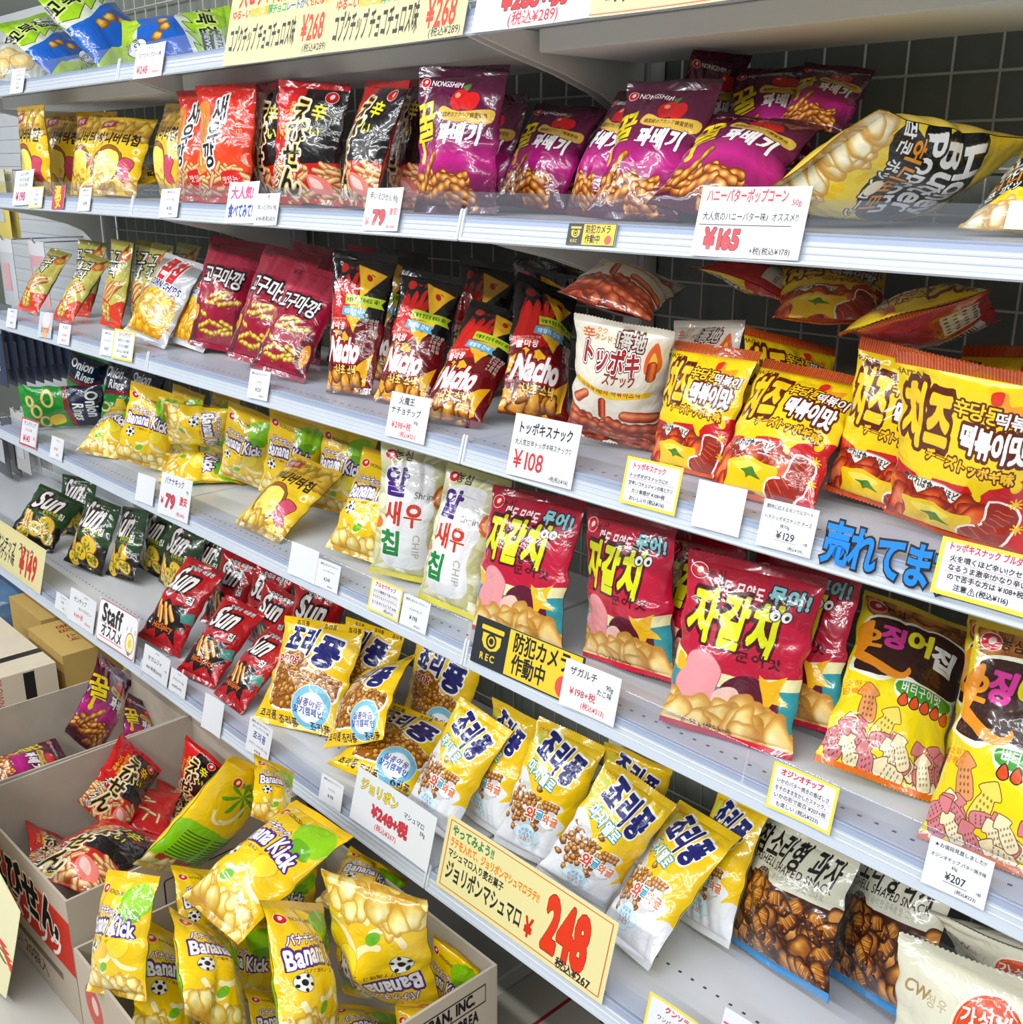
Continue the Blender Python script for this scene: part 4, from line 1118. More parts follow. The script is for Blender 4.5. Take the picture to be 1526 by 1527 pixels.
WHERE = dict(A='top shelf', B='second shelf', C='third shelf', D='fourth shelf', E='bottom shelf', X1='back carton', X2='middle carton', X3='front carton')
BAGS = [  # key, kind, where, how it rests, x, y, z, yaw, lean, roll, size, label
('tc1','tc','A','lie',-1.874,0.183,1.889,1.401,0.809,-0.485,0.925,'lime and blue chip bag lying at the left end of the top shelf'),
('tc2','tc','A','lie',-1.597,0.215,1.896,1.423,0.682,-0.474,1.082,'lime and blue chip bag lying in the middle of the top shelf pile'),
('tc3','tc','A','lie',-1.301,0.046,1.920,0.813,0.845,1.352,0.968,'white backed chip bag with crumpled lime end above the small ¥248 card'),
('pb1','pb','A','s',-2.124,0.084,1.862,1.045,0.836,0.240,0.977,'white potato chip bag leaning at the far left of the top shelf'),
('hb1','hb','B','s',-1.906,0.025,1.538,0.049,0.036,0.000,1.054,'yellow honey chip bag standing alone at the left end of second shelf'),
('hb2','hb','B','s',-1.952,0.126,1.540,0.350,0.184,0.013,1.018,'yellow honey chip bag with red corner label, second from the left end'),
('hb3','hb','B','s',-1.720,0.096,1.541,0.196,0.263,0.012,1.003,'yellow honey chip bag squeezed just behind the tilted front one'),
('hb4','hb','B','s',-1.512,0.060,1.549,0.524,0.493,0.072,0.993,'tilted yellow honey chip bag at the front, its bottom corner pushed left'),
('hb5','hb','B','lie',-1.597,0.096,1.570,0.246,1.171,0.688,0.878,'yellow honey chip bag lying flat behind the clear guard'),
('hb7','hb','B','s',-1.306,0.135,1.543,-0.131,0.151,0.050,0.995,'yellow honey chip bag half hidden beside the orange shrimp snack bags'),
('hb8','hb','D','s',-0.801,0.028,0.805,0.234,0.947,0.157,1.013,'yellow honey chip bag on fourth shelf leaning among the banana snack bags'),
('sk1','sk','B','s',-1.003,0.048,1.538,0.047,0.164,0.000,1.000,'orange red shrimp snack bag, leftmost, half covered by its neighbour'),
('sk2','sk','B','s',-0.845,0.033,1.538,0.159,0.138,0.000,1.001,'orange red shrimp snack bag in full view with black white-edged letters'),
('sk3','sk','B','s',-0.903,0.144,1.538,-0.142,0.147,0.000,0.993,'red shrimp snack bag in shade behind the full-view orange one'),
('es1','es','B','s',-0.549,0.050,1.544,0.412,0.115,0.082,0.961,'red and black spicy shrimp bag facing front above the small ¥198 card'),
('es2','es','B','s',-0.358,0.035,1.546,-0.165,0.308,0.060,0.976,'red and black spicy shrimp bag turned sideways above the red ¥79 card'),
('es3','es','B','s',-0.337,0.130,1.540,-0.219,0.120,0.018,0.979,'red and black spicy shrimp bag tucked behind the tall purple twist bag'),
('es0','es','B','s',-0.752,0.115,1.536,-0.070,0.007,0.000,1.023,'red and black spicy shrimp bag mostly hidden left of the upright one'),
('pk1','pk','B','s',-0.086,0.044,1.540,0.320,0.125,0.001,1.063,'tall purple twist snack bag standing left of the shelf bracket'),
('pk2','pk','B','s',-0.169,0.149,1.543,0.070,0.382,0.017,0.947,'purple twist snack bag just right of the tall front one'),
('pk3','pk','B','s',-0.033,0.163,1.550,0.250,0.548,0.108,0.922,'purple twist snack bag in the shade under the curved bracket'),
('pk4','pk','B','s',0.010,0.240,1.543,0.005,0.562,0.003,0.883,'darkest purple twist snack bag at the back beyond the bracket'),
('pk5','pk','B','s',0.122,0.139,1.547,-0.329,0.465,0.037,0.968,'purple twist snack bag peeking left of the two front right ones'),
('pk6','pk','B','s',0.273,0.077,1.548,0.168,0.544,0.017,1.022,'purple twist snack bag, left of the two leaning behind the guard'),
('pk7','pk','B','s',0.431,0.040,1.560,0.418,0.922,0.235,1.035,'purple twist snack bag leaning forward beside the popcorn bag'),
('pk8','pk','B','high',0.236,0.287,1.612,1.412,-0.213,0.000,0.759,'dark purple twist bag topmost at the back under the top shelf'),
('pk9','pk','B','high',0.393,0.246,1.605,0.425,0.612,-0.073,0.846,'dark purple twist bag lying above the leaning one by the wire grid'),
('pk10','pk','B','high',0.462,0.241,1.657,0.491,0.879,0.197,0.659,'dark purple bag corner poking right toward the wire grid'),
('pc1','pc','B','high',0.594,0.037,1.617,1.280,-1.096,1.693,1.144,'yellow honey butter popcorn bag lying on its side behind guard'),
('pc2','pc','B','s',0.847,0.095,1.553,0.063,1.143,-0.046,0.851,'yellow popcorn bag showing popped corn at the right edge of second shelf'),
('mg0','mg','C','s',-2.072,0.168,1.174,0.406,0.325,0.070,1.095,'olive slim churro snack bag behind the two leaning at the left end'),
('mg1','mg','C','s',-2.220,0.064,1.182,0.380,0.613,0.179,1.048,'olive slim churro snack bag leaning, leftmost on third shelf'),
('mg2','mg','C','s',-1.935,0.061,1.182,0.348,0.631,0.170,1.075,'olive slim churro snack bag leaning, second from left on third shelf'),
('mg3','mg','C','s',-1.742,0.127,1.176,0.139,0.241,0.068,1.143,'olive slim churro snack bag upright beside the dark gap'),
('mg4','mg','C','s',-1.687,0.188,1.173,0.154,0.216,0.033,1.143,'olive slim churro snack bag behind the corn chip bag, left one'),
('mg5','mg','C','s',-1.582,0.175,1.174,0.120,0.240,0.028,1.128,'olive slim churro snack bag directly behind the corn chip bag'),
('mg6','mg','C','s',-1.584,0.255,1.177,0.037,0.209,0.060,1.112,'olive slim churro snack bag at the back beside the maroon bags'),
('cc1','cc','C','s',-1.350,0.047,1.188,0.269,0.522,0.189,1.074,'silver and yellow corn chip bag with red letters leaning forward'),
('cc2','cc','C','s',-1.227,0.103,1.177,0.091,0.493,0.082,0.995,'silver corn chip bag slipped under the front corn chip bag'),
('gm1','gm','C','s',-1.106,0.127,1.183,0.635,0.320,0.137,1.047,'maroon sweet potato snack bag, leftmost, beside the corn chips'),
('gm2','gm','C','s',-0.826,0.069,1.188,0.510,0.381,0.214,1.027,'maroon sweet potato snack bag in the middle of the front three'),
('gm3','gm','C','s',-0.700,0.047,1.186,0.499,0.541,0.211,0.968,'maroon sweet potato snack bag, right one beside the black nacho bag'),
('gm4','gm','C','s',-0.878,0.214,1.179,0.236,0.234,0.095,1.008,'maroon sweet potato bag in the back row behind the middle one'),
('gm5','gm','C','s',-0.674,0.230,1.181,0.234,0.173,0.113,1.006,'maroon sweet potato bag in the back row behind the black nacho bag'),
('na1','na','C','s',-0.450,0.063,1.170,0.384,0.296,-0.003,1.004,'black nacho chip bag, leftmost, beside the maroon bags'),
('na2','na','C','s',-0.308,0.090,1.180,0.559,0.479,0.106,0.964,'black nacho chip bag above the handwritten ¥298 card'),
('na3','na','C','s',-0.113,0.046,1.183,0.586,0.809,0.204,0.973,'black nacho chip bag leaning furthest forward over the guard'),
('na4','na','C','s',-0.012,0.163,1.197,1.247,0.589,0.341,0.977,'black nacho chip bag standing left of the white rice cake snack'),
('na5','na','C','s',-0.313,0.260,1.179,0.290,0.253,0.066,0.952,'black nacho chip bag in the dark between the front bags'),
('na6','na','C','s',-0.208,0.354,1.197,0.315,-0.280,0.230,0.955,'black nacho chip bag at the very back under the second shelf rail'),
('na7','na','C','s',-0.526,0.214,1.175,0.201,0.152,0.050,0.978,'black nacho chip bag behind the leftmost nacho bag'),
('tb1','tb','C','s',0.202,0.133,1.186,0.467,-0.270,0.144,1.022,'white spicy rice cake snack bag standing upright with red letters'),
('tb2','tb','C','high',0.216,0.088,1.400,1.468,1.280,1.047,0.992,'white rice cake snack bag lying on top of the upright one'),
('tb4','tb','C','s',0.301,0.219,1.184,-0.114,0.259,-0.115,0.972,'white rice cake snack bag with dark top behind the yellow cheese bag'),
('ct1','ct','C','s',0.385,0.102,1.170,0.013,0.302,-0.008,0.917,'yellow cheese rice cake bag, leftmost of the front row'),
('ct2','ct','C','s',0.544,0.058,1.180,0.144,0.663,0.064,1.012,'yellow cheese rice cake bag leaning forward in the middle of the row'),
('ct3','ct','C','s',0.807,0.088,1.170,0.094,-0.258,0.097,1.099,'large yellow cheese rice cake bag at the right edge of third shelf'),
('ct4','ct','C','s',0.684,0.133,1.177,0.060,0.060,0.117,0.997,'yellow cheese rice cake bag wedged between the middle and right ones'),
('ct5','ct','C','s',0.461,0.223,1.203,0.998,0.461,0.252,0.947,'yellow cheese rice cake bag in the second row behind the middle one'),
('ct6','ct','C','high',0.637,0.331,1.377,1.226,1.989,-2.278,1.115,'cheese snack bag lying with red barcoded back up, at the right'),
('ct7','ct','C','high',0.423,0.334,1.416,-1.362,-1.335,0.066,0.842,'cheese snack bag with red back hanging under the ¥165 card'),
('ct8','ct','C','high',0.540,0.207,1.400,0.500,1.242,-0.026,0.957,'yellow cheese snack bag at the dark back between two red backs'),
('ct9','ct','C','s',0.767,0.320,1.188,-0.157,0.141,-0.123,0.953,'yellow cheese rice cake bag in the back behind the right edge one'),
('or1','or','D','lie',-2.238,0.017,0.869,1.014,-0.320,1.583,1.129,'shiny green onion ring bag lying at the left of fourth shelf'),
('or2','or','D','s',-2.350,0.251,0.820,0.671,-0.255,0.394,0.944,'navy and green onion ring bag standing beside the hanging packs'),
('or3','or','D','s',-2.034,0.230,0.796,0.335,0.179,0.092,0.963,'navy and green onion ring bag, second standing at the back'),
('or4','or','D','s',-1.890,0.260,0.795,0.392,0.184,0.091,0.946,'navy onion ring bag behind the standing yellow banana bag'),
('bk0','bk','D','s',-1.760,0.048,0.802,0.596,1.009,0.115,0.931,'yellow banana snack bag slumped low beside the green bag'),
('bk1','bk','D','s',-1.505,0.072,0.808,0.874,0.054,0.312,1.006,'yellow banana snack bag standing in full view near green bag'),
('bk2','bk','D','s',-1.503,0.193,0.799,0.212,0.111,0.121,0.960,'yellow banana snack bag right of the full-view one, half shaded'),
('bk3','bk','D','s',-1.412,0.259,0.792,0.089,0.178,0.041,0.934,'yellow banana snack bag at the back between two shaded ones'),
('bk4','bk','D','s',-1.159,0.201,0.811,0.510,-0.151,0.280,0.961,'yellow banana snack bag behind the upper lying one'),
('bk5','bk','D','s',-0.959,0.210,0.806,0.580,-0.051,0.238,1.019,'yellow banana snack bag behind the honey chip bag'),
('bk6','bk','D','s',-0.777,0.241,0.801,0.522,0.015,0.195,0.976,'yellow banana snack bag in the far back under the nacho bags'),
('bk7','bk','D','lieh',-1.335,0.081,0.957,0.723,-0.425,1.695,0.962,'yellow banana snack bag lying, upper of the two lying ones'),
('bk8','bk','D','lie',-1.384,0.079,0.826,1.173,1.299,1.772,1.011,'yellow banana snack bag lying behind the red ¥79 card'),
('bk9','bk','D','s',-0.478,0.088,0.809,0.482,0.535,0.178,1.059,'yellow banana snack bag standing left of the white prawn chips'),
('as1','as','D','s',-0.322,0.095,0.797,0.618,0.097,0.112,1.017,'pale prawn chip bag with purple red green letters, left one'),
('as2','as','D','s',-0.145,0.060,0.798,0.228,0.321,0.093,0.995,'pale prawn chip bag leaning beside the pink octopus snack bags'),
('jg1','jg','D','s',0.057,0.055,0.796,0.130,0.304,-0.044,1.085,'pink and teal octopus snack bag above the yellow camera sign'),
('jg2','jg','D','s',0.276,0.109,0.799,-0.038,0.063,-0.104,1.065,'pink and teal octopus snack bag, middle of the front three'),
('jg3','jg','D','s',0.522,0.047,0.792,0.322,0.283,0.040,1.081,'pink and teal octopus snack bag, largest and furthest right'),
('jg4','jg','D','s',0.387,0.155,0.801,-0.208,0.183,-0.155,0.952,'pink octopus snack bag in shade right of the middle one'),
('jg5','jg','D','s',0.566,0.143,0.804,-0.070,0.337,-0.149,0.996,'pink octopus snack bag behind the largest one on its right'),
('oj1','oj','D','s',0.747,0.084,0.819,0.788,0.888,0.390,1.065,'yellow and brown squid cracker bag standing back beside pink bags'),
('oj2','oj','D','s',0.925,0.037,0.796,0.036,0.458,-0.040,1.072,'yellow and brown squid cracker bag in front at the right edge'),
('oj3','oj','D','s',0.864,0.163,0.803,-0.146,0.383,-0.162,0.894,'yellow squid cracker bag seen as a strip between two others'),
('sg1','sg','E','s',-2.281,-0.007,0.403,1.225,0.729,0.621,1.026,'green toast chip bag above the cream ¥149 poster'),
('sg2','sg','E','s',-1.983,0.051,0.374,0.296,0.438,0.114,1.111,'green toast chip bag standing second from left on bottom shelf'),
('sg3','sg','E','s',-1.824,0.103,0.376,0.011,0.408,-0.132,1.085,'green toast chip bag turned sideways, third from left'),
('sg4','sg','E','s',-1.804,0.200,0.370,0.164,0.301,0.074,0.955,'green toast chip bag in shade left of the red chip bags'),
('sg5','sg','E','s',-1.604,0.176,0.377,0.212,0.319,0.165,0.984,'green toast chip bag touching the red chip bags'),
('sg6','sg','E','s',-2.362,0.163,0.367,0.458,0.352,0.054,0.998,'green toast chip bag at the back with leafy torn top'),
('sg7','sg','E','s',-1.508,0.222,0.367,0.086,0.340,0.041,0.911,'green toast chip bag at the back behind the red pile'),
('sr1','sr','E','s',-1.236,-0.050,0.382,0.399,0.668,0.220,1.144,'red toast chip bag leaning forward, leftmost red one'),
('sr2','sr','E','s',-1.005,-0.062,0.381,0.454,0.788,0.239,1.038,'red toast chip bag leaning forward, second of the front row'),
('sr3','sr','E','s',-0.835,-0.065,0.376,0.124,0.835,0.130,0.970,'red toast chip bag with its bottom nearest the yellow cereal bags'),
('sr4','sr','E','s',-1.245,0.129,0.379,0.415,0.355,0.232,0.982,'red toast chip bag standing behind the leftmost red one'),
('sr5','sr','E','s',-1.094,0.174,0.377,0.484,0.107,0.272,0.951,'red toast chip bag in the back row, middle'),
('sr6','sr','E','s',-0.887,0.194,0.383,0.611,-0.169,0.309,1.034,'red toast chip bag in the back row behind the yellow cereal bag'),
('sr7','sr','E','s',-1.006,0.147,0.380,0.376,-0.060,0.370,0.902,'red toast chip bag lying between the front and back rows'),
('jr1','jr','E','s',-0.624,-0.014,0.377,0.324,0.707,-0.070,1.199,'yellow cereal puff bag in full view, leftmost of its kind'),
('jr2','jr','E','s',-0.607,0.149,0.372,0.299,0.436,0.062,0.933,'yellow cereal puff bag behind the full-view one'),
('jr3','jr','E','high',-0.383,-0.010,0.419,-0.376,0.813,-0.703,0.997,'yellow cereal puff bag tipped to the right in the pile'),
('jr4','jr','E','s',-0.378,0.198,0.376,0.216,0.246,0.111,0.989,'yellow cereal puff bag standing at the back of the pile'),
('jr5','jr','E','s',-0.298,-0.030,0.389,1.077,1.371,0.667,1.056,'yellow cereal puff bag lying across the front edge by the white card'),
('jm1','jm','E','s',-0.105,-0.033,0.379,0.140,0.563,0.180,1.024,'yellow and white marshmallow cereal bag, leftmost of its kind'),
('jm2','jm','E','s',-0.030,0.048,0.371,-0.148,0.427,-0.074,1.003,'yellow and white marshmallow cereal bag behind the leftmost'),
('jm3','jm','E','s',0.112,0.035,0.377,0.326,0.414,0.161,1.048,'yellow and white marshmallow cereal bag standing tall in the middle'),
('jm4','jm','E','s',0.256,-0.002,0.396,0.625,0.264,0.506,0.997,'yellow and white marshmallow cereal bag leaning above the big ¥248 poster'),
('jm5','jm','E','s',0.394,-0.018,0.381,-0.352,0.809,-0.169,1.084,'yellow and white marshmallow cereal bag leaning right of the poster'),
('jm6','jm','E','s',0.217,0.169,0.371,0.327,0.027,0.166,0.943,'marshmallow cereal bag behind the one above the poster'),
('jm8','jm','E','s',0.466,0.106,0.383,-0.374,0.477,-0.252,0.972,'yellow and white marshmallow cereal bag beside the shell snack'),
('ss1','ss','E','s',0.602,0.118,0.386,-0.294,0.375,-0.181,1.054,'brown shell shaped snack bag with blue bottom, left one'),
('ss2','ss','E','s',0.761,0.152,0.400,-0.473,0.327,-0.322,1.077,'brown shell shaped snack bag with blue bottom, right one'),
('sp1','sp','E','s',0.929,0.074,0.372,0.116,0.170,-0.076,1.031,'cream sweet potato snack bag with orange badge at bottom right'),
('sp2','sp','E','high',0.937,0.239,0.474,0.100,-0.644,-0.097,0.931,'cream sweet potato bag lying with orange base toward the front'),
('ek1','bk','X3','free',-0.406,-0.445,0.303,-1.579,0.323,-0.757,1.193,'yellow banana bag showing its green printed back, topmost in cartons'),
('k2','bk','X3','free',-0.150,-0.480,0.356,0.078,1.204,0.021,1.178,'yellow banana bag lying on the heap with its bottom nearest'),
('k3','bk','X3','free',-0.180,-0.643,0.273,0.260,0.479,-0.231,0.876,'yellow banana bag at the left rim of the front carton'),
('k4','bk','X3','free',-0.110,-0.606,0.172,2.342,0.662,1.181,1.019,'yellow banana bag standing upright in the front left of carton'),
('k5','bk','X3','free',0.026,-0.564,0.285,2.604,0.677,1.375,1.060,'yellow banana bag tucked right of the upright one in carton'),
('k6','bk','X3','free',0.104,-0.442,0.223,2.151,0.509,0.699,1.081,'yellow banana bag standing beside the upside-down one'),
('k7','bk','X3','free',0.078,-0.291,0.459,0.459,-0.161,3.133,1.351,'yellow banana bag placed upside-down at the front right of carton'),
('k8','bk','X3','free',0.092,-0.159,0.101,0.188,0.087,0.170,0.736,'yellow banana bag against the right carton wall'),
('k9','bk','X3','free',-0.060,-0.261,0.285,2.252,1.064,1.656,0.889,'yellow banana bag with lime corner behind the upside-down one'),
('k10','bk','X3','free',-0.059,-0.534,0.042,0.445,0.010,0.210,0.908,'yellow banana bag low at the bottom edge of the photo'),
('k11','bk','X3','free',-0.019,-0.449,0.068,2.222,0.665,0.943,0.733,'yellow banana bag deep in the carton left of the upside-down one'),
('k12','bk','X3','free',-0.232,-0.372,0.058,0.617,0.004,0.029,0.900,'yellow banana bag deep under the one lying on the heap'),
('k13','bk','X3','free',-0.243,-0.298,0.416,2.139,0.692,1.041,0.655,'yellow banana bag tip behind the green printed back'),
('k14','bk','X3','free',0.101,-0.334,0.051,2.297,1.226,1.297,0.914,'yellow banana bag buried under the upside-down one'),
('k15','bk','X3','free',-0.187,-0.486,0.248,2.094,0.602,0.755,0.757,'yellow banana bag between the rim bag and the lying one'),
('k16','bk','X3','free',-0.250,-0.274,0.164,0.457,-0.024,0.123,0.829,'yellow banana bag showing behind the one beside the upside-down bag'),
('k17','bk','X3','free',0.157,-0.258,0.035,0.728,0.249,0.000,0.729,'yellow banana bag at the very bottom under the upside-down one'),
('e1','es','X2','free',-0.822,-0.408,0.195,1.950,0.437,1.140,0.829,'red and black spicy shrimp bag standing in the second carton'),
('e2','es','X2','free',-0.630,-0.582,0.221,3.120,1.383,2.663,1.133,'red and black spicy shrimp bag lying over the carton rim'),
('e3','es','X2','free',-0.868,-0.163,0.096,0.238,0.011,0.282,0.782,'red spicy shrimp bag in the right corner of the second carton'),
('e4','es','X2','free',-0.800,-0.327,0.133,-1.228,-1.318,-1.032,0.685,'red spicy shrimp bag showing its plain noodle back in carton'),
('e5','es','X2','free',-0.790,-0.541,0.120,2.646,0.729,1.337,0.678,'red spicy shrimp bag low at the left in the second carton'),
('e6','es','X2','free',-0.817,-0.237,0.062,2.361,0.738,1.155,0.702,'red spicy shrimp bag low in the middle right of second carton'),
('p1','pk','X1','free',-1.077,-0.336,0.251,2.085,0.105,0.938,1.000,'purple twist snack bag standing in the back carton'),
('p2','pk','X1','free',-1.159,-0.169,0.118,2.269,0.469,0.968,0.773,'purple twist snack bag sunk at the right in the back carton'),
('p3','pk','X1','free',-1.237,-0.512,0.163,1.743,1.272,1.732,0.853,'purple twist snack bag lying at the left in the back carton'),
]

def place_bag(key, k, where, how, x, y, z, yaw, lean, roll, size, label, seed):
    d = KIND[k]
    R = bag_matrix(yaw, lean, roll)
    ms = bag_meshes(k, seed)
    # settle on the shelf board: lowest point of the bag touches it
    if how in ('s', 'lie'):
        low = 1e9
        for _, me in ms:
            co = np.empty(len(me.vertices) * 3, np.float32); me.vertices.foreach_get('co', co)
            co = co.reshape(-1, 3) @ np.array(R.transposed()) * size
            low = min(low, float(co[:, 2].min()))
        z = ZT[where] + .0015 - low
    t = empty(d['name'], (0, 0, 0))
    t.matrix_world = Matrix.Translation((x, y, z)) @ R.to_4x4() @ Matrix.Scale(size, 4)
    kn = d['name'].replace('_', ' ')
    col = {'sg': 'green ', 'sr': 'red '}.get(k, '')
    tag(t, label, 'snack bag', f'{col}{kn}s on {"the " + WHERE[where]}' if where[0] != 'X' else f'{col}{kn}s in the {WHERE[where]}')
    for nm, me in ms:
        o = bpy.data.objects.new(nm, me)
        COL.objects.link(o)
        o.parent = t
    return t
_cnt = {}
for row in BAGS:
    n = _cnt[row[1]] = _cnt.get(row[1], -1) + 1
    place_bag(*row, n % 4)

# ------------------------------------------------------------------ price cards and posters on the rails
TAGP = {'A2': ('A', -1.821, 0.032, 0.095, 0.065, 0.0),
'A3': ('A', -1.035, 0.032, 0.138, 0.072, 0.0),
'A4': ('A', -0.52, 0.076, 0.363, 0.156, 0.0),
'A5': ('A', -0.158, 0.061, 0.363, 0.128, 0.0),
'A6': ('A', 0.161, 0.043, 0.238, 0.089, 0.0),
'A7': ('A', 0.413, 0.035, 0.265, 0.074, 0.0),
'B1': ('B', -1.899, 0.058, 0.136, 0.098, 0.047),
'B2': ('B', -1.793, 0.033, 0.094, 0.059, 0.043),
'B3': ('B', -1.638, 0.036, 0.077, 0.062, 0.047),
'B4': ('B', -1.467, 0.034, 0.073, 0.059, 0.04),
'B6': ('B', -1.001, 0.035, 0.088, 0.064, 0.046),
'B7': ('B', -0.684, 0.043, 0.118, 0.084, 0.035),
'B8': ('B', -0.584, 0.032, 0.083, 0.063, 0.038),
'B9': ('B', -0.207, 0.042, 0.101, 0.074, 0.025),
'B10': ('B', 0.287, 0.02, 0.092, 0.031, 0.023),
'B11': ('B', 0.548, 0.046, 0.16, 0.088, 0.016),
'B12': ('B', 0.879, 0.065, 0.035, 0.029, -0.003),
'C1': ('C', -2.125, 0.041, 0.08, 0.058, 0.028),
'C2': ('C', -1.855, 0.048, 0.098, 0.074, 0.045),
'C3': ('C', -1.714, 0.036, 0.081, 0.058, 0.032),
'C4': ('C', -1.433, 0.044, 0.073, 0.067, 0.03),
'C5': ('C', -1.334, 0.049, 0.12, 0.078, 0.029),
'C6': ('C', -0.666, 0.041, 0.081, 0.062, 0.036),
'C7': ('C', -0.155, 0.054, 0.113, 0.082, 0.015),
'C8': ('C', 0.189, 0.058, 0.145, 0.1, 0.023),
'C9': ('C', 0.411, 0.048, 0.102, 0.069, 0.015),
'C10': ('C', 0.531, 0.042, 0.079, 0.065, 0.02),
'C11': ('C', 0.639, 0.04, 0.081, 0.062, 0.014),
'C12': ('C', 0.782, 0.033, 0.155, 0.064, -0.005),
'C13': ('C', 0.9, 0.046, 0.118, 0.066, 0.004),
'D1': ('D', -2.121, 0.059, 0.14, 0.088, 0.035),
'D2': ('D', -1.892, 0.051, 0.094, 0.066, 0.02),
'D3': ('D', -1.293, 0.052, 0.102, 0.074, 0.043),
'D4': ('D', -1.131, 0.066, 0.162, 0.107, 0.043),
'D5': ('D', -0.534, 0.052, 0.105, 0.071, 0.023),
'D6': ('D', -0.44, 0.048, 0.081, 0.058, 0.023),
'D7': ('D', -0.243, 0.054, 0.099, 0.065, 0.012),
'D8': ('D', -0.149, 0.053, 0.08, 0.06, 0.002),
'D9': ('D', 0.149, 0.062, 0.263, 0.085, 0.021),
'D10': ('D', 0.304, 0.059, 0.119, 0.078, 0.031),
'D11': ('D', 0.696, 0.048, 0.1, 0.066, 0.015),
'D12': ('D', 0.913, 0.045, 0.079, 0.061, 0.018),
'E1': ('E', -2.361, 0.1, 0.932, 0.141, 0.0),
'E2': ('E', -1.729, 0.049, 0.097, 0.051, 0.005),
'E3': ('E', -1.591, 0.069, 0.18, 0.095, 0.025),
'E4': ('E', -1.362, 0.085, 0.246, 0.119, 0.031),
'E5': ('E', -1.118, 0.062, 0.144, 0.073, 0.003),
'E6': ('E', -0.994, 0.057, 0.086, 0.057, 0.013),
'E7': ('E', -0.812, 0.04, 0.09, 0.085, 0.031),
'E8': ('E', -0.605, 0.059, 0.097, 0.081, 0.0),
'E9': ('E', -0.318, 0.056, 0.079, 0.056, 0.039),
'E10': ('E', -0.121, 0.089, 0.249, 0.109, 0.0),
'E11': ('E', 0.238, 0.096, 0.412, 0.139, 0.0),
'E12': ('E', 0.58, 0.062, 0.109, 0.071, 0.0),
'E13': ('E', 0.695, 0.11, 0.088, 0.072, 0.0)}

HR = (.80, .12, .16); HB = (.12, .12, .15); YB = (.95, .86, .25); PK = (.90, .25, .50); BLU = (.12, .25, .66)
CREAM = (.90, .86, .62)
PAPER = (.88, .89, .91)
def handle_card(key, lines, bgc=PAPER, border=None, draw=None, px=320, label='', cat='price card', name='price_card', off=.0062, rough=.45, group=None, bend=True):
    sh, x, s, w, h, rot = TAGP[key]
    asp = h / w
    a = Art(asp, bgc, px)
    if border:
        bw = 4; a.rect(0, 0, 100, 100, border); hh = bw / asp
        a.rect(bw, hh, 100 - bw, 100 - hh, bgc)
    if draw: draw(a)
    for ln in lines:
        st, cx, cy, size, col = ln[:5]; kw = ln[5] if len(ln) > 5 else {}
        a.text(st, cx, cy, size * asp, col, kw.pop('bold', .02), **kw)     # size in percent of the card height
    m = print_material(name + '_print', a.image(name + '_print'), rough, coat=.15, bump=0)
    b = MB()
    n = 6
    # thin card, slightly bowed, built in its own plane: x right, z up, front toward -y
    vs, fs, uvs = [], [], []
    for j, yy in enumerate((-.0005, .0005)):
        for i in range(n + 1):
            f = i / n - .5; bow = .0025 * (f * 2) ** 2 * min(1, w / .1) if bend else 0
            for zz in (-.5, .5):
                vs.append((f * w, yy - bow, zz * h)); uvs.append((f + .5, zz + .5))
    k = 2 * (n + 1); mi = []
    for i in range(n):
        q = i * 2; fs.append((q, q + 2, q + 3, q + 1)); mi.append(0)
        q += k; fs.append((q, q + 1, q + 3, q + 2)); mi.append(1)
    for i in range(n):
        q = i * 2; fs.append((q, q + k, q + k + 2, q + 2)); mi.append(1); fs.append((q + 1, q + 3, q + k + 3, q + k + 1)); mi.append(1)
    fs.append((0, 1, k + 1, k)); mi.append(1); e = n * 2; fs.append((e, e + k, e + k + 1, e + 1)); mi.append(1)
    me = raw_mesh(name, vs, fs, uvs, mi, [m, M['paper']])
    me.polygons.foreach_set('use_smooth', [False] * len(fs))
    o = bpy.data.objects.new(name, me); COL.objects.link(o)
    yf, zb = YF[sh], ZB[sh]
    up = Vector((0, S15, C15)); nn = Vector((0, -C15, S15))
    p = Vector((x, yf, zb)) + up * s + nn * (off + .001)
    Rm = Matrix((Vector((1, 0, 0)), -nn, up)).transposed() @ Matrix.Rotation(-rot, 3, 'Y')
    o.matrix_world = Matrix.Translation(p) @ Rm.to_4x4()
    tag(o, label, cat, group or 'price cards clipped on the shelf rails')
    return o
M['paper'] = principled('card_paper', (.93, .93, .93), .6, noise=.01)

def scribble(a, x0, y0, x1, rows, dy, col=HB, seed=1, w=1.2):
    rg = random.Random(seed)
    for r in range(rows):
        x = x0
        while x < x1:
            L = rg.uniform(2, 5); a.stick(x, y0 + r * dy + rg.uniform(-1, 1), L, w, rg.uniform(-1.4, 1.4), col, col); x += rg.uniform(3, 5)
def und(rows, x0=8, x1=94, col=(.86, .45, .52)):
    def f(a):
        for y in rows: a.rect(x0, y, x1, y + .8, col)
    return f
B2 = dict(bold=.05)
def o_(c, w): return [(c, w)]
